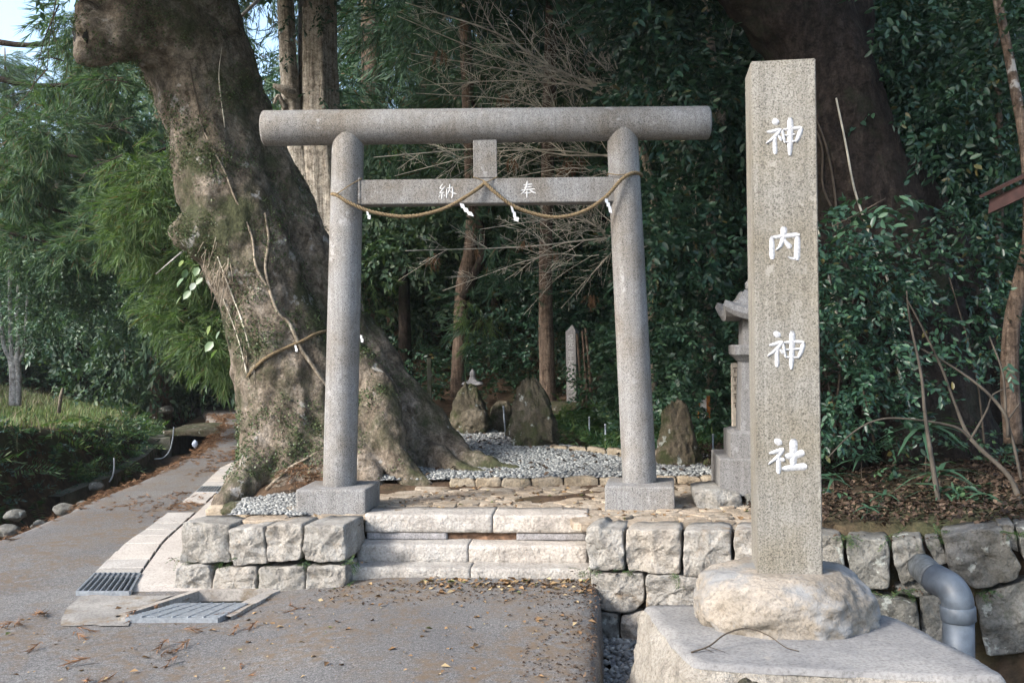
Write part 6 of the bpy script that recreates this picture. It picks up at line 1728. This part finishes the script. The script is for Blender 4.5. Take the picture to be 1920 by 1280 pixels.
# small wooden sign
ds_ = 10.2
sg = thing('wooden_sign', 'small orange framed wooden sign board in the thicket', 'sign', tuple(P(1321, 785, ds_)))
A, B = P(1312, 783, ds_), P(1330, 742, ds_)
put('board', box_mesh('board', (A.x, ds_, A.z), (B.x - .03, ds_ + .03, B.z), .003), M['paper'], sg)
put('frame_side', box_mesh('frame_side', (B.x - .03, ds_ - .012, A.z - .005), (B.x + .005, ds_ + .04, B.z + .005), .003), M['orange'], sg)
put('frame_side', box_mesh('frame_side', (A.x - .012, ds_ - .012, A.z - .005), (A.x + .004, ds_ + .04, B.z + .005), .003), M['orange'], sg)
put('frame_top', box_mesh('frame_top', (A.x - .02, ds_ - .016, B.z + .006), (B.x + .01, ds_ + .045, B.z + .022), .003), M['wood'], sg)
put('post', box_mesh('post', ((A.x + B.x) / 2 - .015, ds_ + .045, hz((A.x + B.x) / 2, ds_) - .1), ((A.x + B.x) / 2 + .015, ds_ + .07, B.z), .003), M['wood'], sg)
# lantern side board with writing seen behind the lantern shaft
sb = thing('inscribed_board', 'pale upright plank behind the stone lantern shaft', 'board', tuple(P(1379, 800, 8.6)))
A, B = P(1373, 764, 8.6), P(1396, 680, 8.6)
put('plank', box_mesh('plank', (A.x, 8.6, hz(A.x, 8.6) - .05), (B.x, 8.64, B.z), .004), flat('pale_plank', (.40, .35, .28), .8, var=.15, scale=30), sb)
for k in range(5):
    z = B.z - .04 - k * .075
    put('mark', box_mesh('mark', (A.x + .012, 8.597, z - .008), (A.x + .045, 8.5995, z), 0), M['twig_dark'], sb)
    put('mark', box_mesh('mark', (A.x + .022, 8.597, z - .045), (A.x + .030, 8.5992, z - .014), 0), M['twig_dark'], sb)

# eave of a small hut at the right edge
hut = thing('hut_roof', 'red brown metal eave of a small hut cut by the right frame edge', 'roof', tuple(P(1980, 640, 5.9)))
E0, E1 = P(1838, 372, 6.6), P(2080, 262, 5.6)
Wv = Vector((.55, .75, .20))
def slabq(name, a, b, w, th_, mat):
    n = (b - a).cross(w).normalized() * th_
    v = [a, b, b + w, a + w]; put(name, mesh(name, v + [p + n for p in v], [(0, 1, 2, 3), (7, 6, 5, 4), (0, 4, 5, 1), (1, 5, 6, 2), (2, 6, 7, 3), (3, 7, 4, 0)]), mat, hut)
slabq('roof_sheet', E0, E1, Wv * 1.8, .02, M['rust'])
slabq('fascia', E0 - Vector((0, 0, .01)) + Vector((.06, .0, -.0)), E1 - Vector((0, 0, .01)), Vector((.0, .02, -.09)), .02, M['rust'])
slabq('soffit', E0 + Vector((.08, .02, -.075)), E1 + Vector((.0, .02, -.075)), Wv * 1.5, .01, M['rust'])
for xx, yy in ((3.75, 6.55), (4.3, 6.0)):
    put('post', tube('post', [(xx, yy, hz(xx, yy) - .1), (xx, yy, 2.75)], [.05, .05], 10), M['rust'], hut)

# ------------------------------------------------------------------ left side: ditch wall, culvert, hoses, stakes, stones
dw = thing('concrete_wall', 'old dark concrete ditch wall below the fern bank', 'wall', (-6.7, 17, -.8))
V_, F_ = [], []
yy = np.arange(13, 24.5, .4)
for y in yy:
    x = float(np.interp(y, XLY, XLX)) - 1.25
    for dx, z in ((0.02, -.9), (0, -.34), (-.16, -.33), (-.2, -.6)): V_.append((x + dx + .01 * fbm((y, z, 0)), y, z + .015 * fbm((y, dx, 2))))
for i in range(len(yy) - 1):
    for k in range(3): F_.append((i * 4 + k, (i + 1) * 4 + k, (i + 1) * 4 + k + 1, i * 4 + k + 1))
put('face', mesh('face', V_, F_), M['darkconc'], dw)
cv_ = thing('culvert', 'mossy concrete slab bridge with a dark opening over the ditch', 'culvert', tuple(G(370, 835, -.7)))
a = G(332, 802, -.05); b = G(420, 806, -.05)
yc = 19.6
xl_ = float(np.interp(yc, XLY, XLX))
put('deck', box_mesh('deck', (xl_ - 1.15, yc, -.17), (xl_ + .15, yc + 1.6, -.06), .03, 2, 0, .03, 4), M['stand'], cv_)
put('abutment', box_mesh('abutment', (xl_ - 1.5, yc + .1, -.95), (xl_ - 1.02, yc + 1.5, -.2), .02, 1, 0, .02, 3), M['darkconc'], cv_)
put('abutment', box_mesh('abutment', (xl_ - .1, yc + .1, -.95), (xl_ + .1, yc + 1.5, -.2), .02, 1, 0, .02, 3), M['darkconc'], cv_)
put('back', box_mesh('back', (xl_ - 1.05, yc + 1.4, -.95), (xl_ - .08, yc + 1.5, -.2), 0), M['black'], cv_)  # black end panel stands for the shade in the passage
boulder('plastic_sheet', tuple(P(366, 832, 18.6)), (.05, .04, .07), M['bag'], 31, 3, .35, label='crumpled white and blue plastic in the ditch by the culvert', cat='plastic')
for lab, pts_, d0 in (('thin grey hose curving over the concrete ditch wall', [(214, 858), (214, 880), (210, 895), (205, 903)], 14.6), ('thin hose drooping from the bank beside the culvert', [(326, 800), (324, 822), (318, 845), (305, 858), (290, 860)], 18)):
    c = crom([P(x, y, d0) for x, y in pts_], 6)
    put('hose', tube('hose', c, [.012] * len(c), 6), M['hose'], label=lab, cat='hose')
for lab, a, b, d in (('short weathered stake leaning on the grassy bank', (110, 757), (118, 727), 17), ('thin pale stake far back on the bank', (236, 672), (234, 652), 24)):
    put('stake', tube('stake', [P(*a, d) - Vector((0, 0, .15)), P(*a, d).lerp(P(*b, d), .5), P(*b, d)], [.035, .03, .024], 8, wob=.2), M['wood'], label=lab, cat='stake', group='stakes on the bank')
for k, (px, py, d, s) in enumerate(((180, 912, 14.0, .16), (30, 965, 9.6, .14), (120, 955, 10.6, .16), (75, 985, 9.8, .12), (15, 995, 9.2, .15), (312, 768, 24.5, .24), (455, 775, 24, .2), (155, 945, 11.4, .1))):
    p = P(px, py, d)
    boulder('ditch_stone', (p.x, p.y, p.z), (s * .7, s * .6, s * .42), M['wall_mossy'], 40 + k, 3, .25, label=['grey stone in the ditch below the hose', 'grey stone at the near end of the ditch by the frame edge', 'stone in the brush between ditch and lane', 'small mossy stone by the lane edge', 'nearest mossy stone at the left frame edge', 'pale boulder on the bank before the lane bend', 'grey boulder beyond the lane bend beside the huge tree', 'low stone in the brush nearest the hose'][k], cat='stone')
# roots and stones at the corner beside the gutter
for k, (px, py, d, s) in enumerate(((418, 955, 7.9, .13), (445, 950, 7.9, .14), (462, 962, 7.7, .12), (428, 968, 7.5, .09), (428, 925, 8.6, .12), (475, 945, 8.2, .13))):
    p = P(px, py, d)
    boulder('corner_stone', (p.x, p.y, p.z - .03), (s, s * .9, s * .55), M['stand'] if k % 2 else M['kerb'], 60 + k, 4, .22, label=['mossy stone left of the gravel patch at the wall corner', 'rounded mossy stone against the gravel patch', 'low brown stone on top of the wall corner', 'flat stone just behind the wall corner by the gutter', 'pale stone at the root of the huge tree by the gutter', 'mossy stone between root and gravel patch'][k], cat='stone')

# ------------------------------------------------------------------ fallen leaves, twigs and dead cedar sprigs
LT = LEAF4[0] * np.array([1, 1.1, 2.2])
def litter(name, label, pts, s0, s1, mat, tilt=.25):
    pts = np.asarray(pts, float); n = len(pts)
    s = RNG.uniform(s0, s1, n)
    v, f = scatter(LT, LEAF4[1], rotz_mats(n, tilt) * s[:, None, None], pts)
    put(name, np_mesh(name, v, f), mat, label=label, cat='fallen leaves', kind='stuff')
x = RNG.uniform(-4, .5, 900); y = RNG.uniform(3.5, 6.7, 900)
k_ = (RNG.random(900) < np.clip(.25 + .35 * (x + 2.5) / 3, .1, 1)) & (x < np.interp(y, [4.67, 6.7], [.35, .52])) & ~np.array([inside((a, b), hole) for a, b in zip(x, y)]) & ((x > -1.1) | (y < 6.3))
litter('fallen_leaves', 'dry leaves scattered over the asphalt forecourt', np.stack([x, y, za(x, y) + .008], 1)[k_], .018, .055, M['litter_pale'])
x = RNG.uniform(-5, .5, 3200); y = RNG.uniform(3.2, 6.8, 3200)
k_ = (x < np.interp(y, [4.67, 6.7], [.35, .52])) & ~np.array([inside((a, b), hole) for a, b in zip(x, y)]) & ((x > -1.1) | (y < 6.3)) & (RNG.random(3200) < .35 + .5 * np.array([noise.noise(Vector((a * 1.5, b * 1.5, 0))) for a, b in zip(x, y)]))
litter('fallen_leaves', 'fine brown leaf crumbs and grit on the asphalt forecourt', np.stack([x, y, za(x, y) + .006], 1)[k_], .006, .02, M['litter_pale'])
x = RNG.uniform(-.9, .5, 260); y = 6.62 - RNG.random(260) ** 2 * .35 - .06 * (x + .9)
litter('fallen_leaves', 'drift of dry leaves along the foot of the steps', np.stack([x, y, za(x, y) + .008], 1)[x > -.6], .02, .07, M['litter_pale'])
x = RNG.uniform(1.7, 6.5, 27000); y = RNG.uniform(5.2, 10.5, 27000); k_ = (y > np.interp(x, FX, FY) + .22)
litter('fallen_leaves', 'thick brown leaf litter on the slope above the right wall', np.stack([x, y, Hgt(x, y) + RNG.uniform(.005, .05, len(x))], 1)[k_], .022, .06, M['litter'], .45)
x = RNG.uniform(-1.9, 1.9, 340); y = RNG.uniform(6.6, 8.4, 340); k_ = np.array([inside((a, b), landing) for a, b in zip(x, y)])
litter('fallen_leaves', 'few dry leaves on the paved landing', np.stack([x, y, 0 * x + cz + .025], 1)[k_], .02, .06, M['litter_pale'])
x = RNG.uniform(-1.5, 2.2, 500); y = RNG.uniform(8.5, 13, 500); k_ = np.array([inside((a, b), gpoly) for a, b in zip(x, y)])
litter('fallen_leaves', 'scattered brown leaves on the gravel path', np.stack([x, y, zg(x, y) + .03], 1)[k_], .03, .08, M['litter'])
# dead cedar sprigs in drifts along the lane
def sprigs(name, label, n, f):
    a = np.array([f() for _ in range(n)])
    d = RNG.normal(0, 1, (n, 3)) * np.array([1, 1, .08])
    put(name, foliage(name, a, d, 'cedar', .42), M['needle_litter'], label=label, cat='cedar litter', kind='stuff')
def lane_pt():
    while True:
        y = random.uniform(8.5, 24); a, b = float(np.interp(y, XLY, XLX)), float(np.interp(y, XRY, XRX))
        t = random.random(); x = a + (b - a) * t
        w = 0.02 + .9 * noise.noise(Vector((x * 1.3, y * .45, 0))) + .035 * (y - 11) + (.8 if t < .1 else 0) + (.12 if t > .6 else -.1)
        if random.random() < w * (.15 if y < 10 else 1): return (x, y, -.035)
sprigs('cedar_litter', 'reddish brown dead cedar sprigs strewn along the lane', 1350, lane_pt)
sprigs('cedar_litter', 'few dead cedar sprigs on the near asphalt', 70, lambda: (random.uniform(-3.2, .2), random.uniform(3.9, 6.2), -.02))
sprigs('cedar_litter', 'brown sprigs lodged between root and gate foot block', 40, lambda: tuple(P(random.uniform(545, 600), random.uniform(865, 905), 8.2)))
def ditch_pt():
    y = random.uniform(8, 20); x = float(np.interp(y, XLY, XLX)) - random.uniform(.05, .6)
    return (x, y, hz(x, y) + .04)
x = RNG.uniform(-2.15, .52, 900); y = np.interp(x, FX, FY) - .06 - RNG.random(900) ** 2.5 * .5; k_ = ((x < -1.55) | (x > -1.3)) & ~np.array([inside((a, b), hole) for a, b in zip(x, y)]) & ((x > -.9) | (y < 6.55))
litter('fallen_leaves', 'brown crumbs swept against the foot of wall and steps', np.stack([x, y, za(x, y) + .008], 1)[k_], .008, .03, M['litter'])
y = RNG.uniform(4, 6.6, 700); x = np.interp(y, [4.67, 6.7], [.36, .54]) - RNG.random(700) ** 2 * .35
litter('fallen_leaves', 'brown crumbs along the crumbling right edge of the forecourt', np.stack([x, y, za(x, y) + .004], 1), .008, .028, M['litter'])
sprigs('cedar_litter', 'brown brush and dead sprigs lying along the ditch edge', 700, ditch_pt)

# weeds and crumbs in the wall joints
rows = [(1105, 1070, 6.42), (1172, 1072, 6.38), (1270, 1078, 6.3), (1372, 1090, 6.2), (1590, 1005, 6.0), (1668, 1008, 5.95), (1735, 1010, 5.9), (1770, 1000, 5.85), (1905, 1000, 5.6), (1700, 1105, 5.9), (1640, 1110, 5.95), (1850, 1110, 5.7), (430, 1055, 6.78), (505, 1060, 6.75), (572, 1052, 6.7), (662, 1055, 6.55), (345, 1050, 6.85), (640, 1106, 6.55), (480, 1108, 6.72)]
q_ = []
for px, py, d in rows:
    for _ in range(9): q_.append(tuple(P(px + random.uniform(-16, 16), py + random.uniform(-5, 4), d + random.uniform(-.02, .05))))
put('joint_weeds', foliage('joint_weeds', q_, RNG.normal(0, 1, (len(q_), 3)) * np.array([1, .5, .4]) + np.array([0, -.6, .1]), 'fern', .16), M['fern'], label='tiny ferns and weeds growing in the wall joints', cat='weeds', kind='stuff')
q_ = [tuple(P(px + random.uniform(-30, 30), py + random.uniform(-5, 5), d + random.uniform(-.01, .04))) for px, py, d in rows for _ in range(16)]
litter('joint_litter', 'brown crumbs lodged in the wall joints', q_, .01, .03, M['litter'])

# ------------------------------------------------------------------ faint damp air
hm = bpy.data.materials.new('damp_air'); hm.use_nodes = True
hn = hm.node_tree
hn.nodes.remove(hn.nodes['Principled BSDF'])
pv = hn.nodes.new('ShaderNodeVolumePrincipled')
pv.inputs['Color'].default_value = (0.86, 0.93, 0.97, 1); pv.inputs['Density'].default_value = 0.0005; pv.inputs['Anisotropy'].default_value = 0.2
hn.links.new(pv.outputs[0], hn.nodes['Material Output'].inputs['Volume'])
put('haze', box_mesh('haze', (-170, -45, -3), (170, 205, 34), 0), hm, kind='stuff')
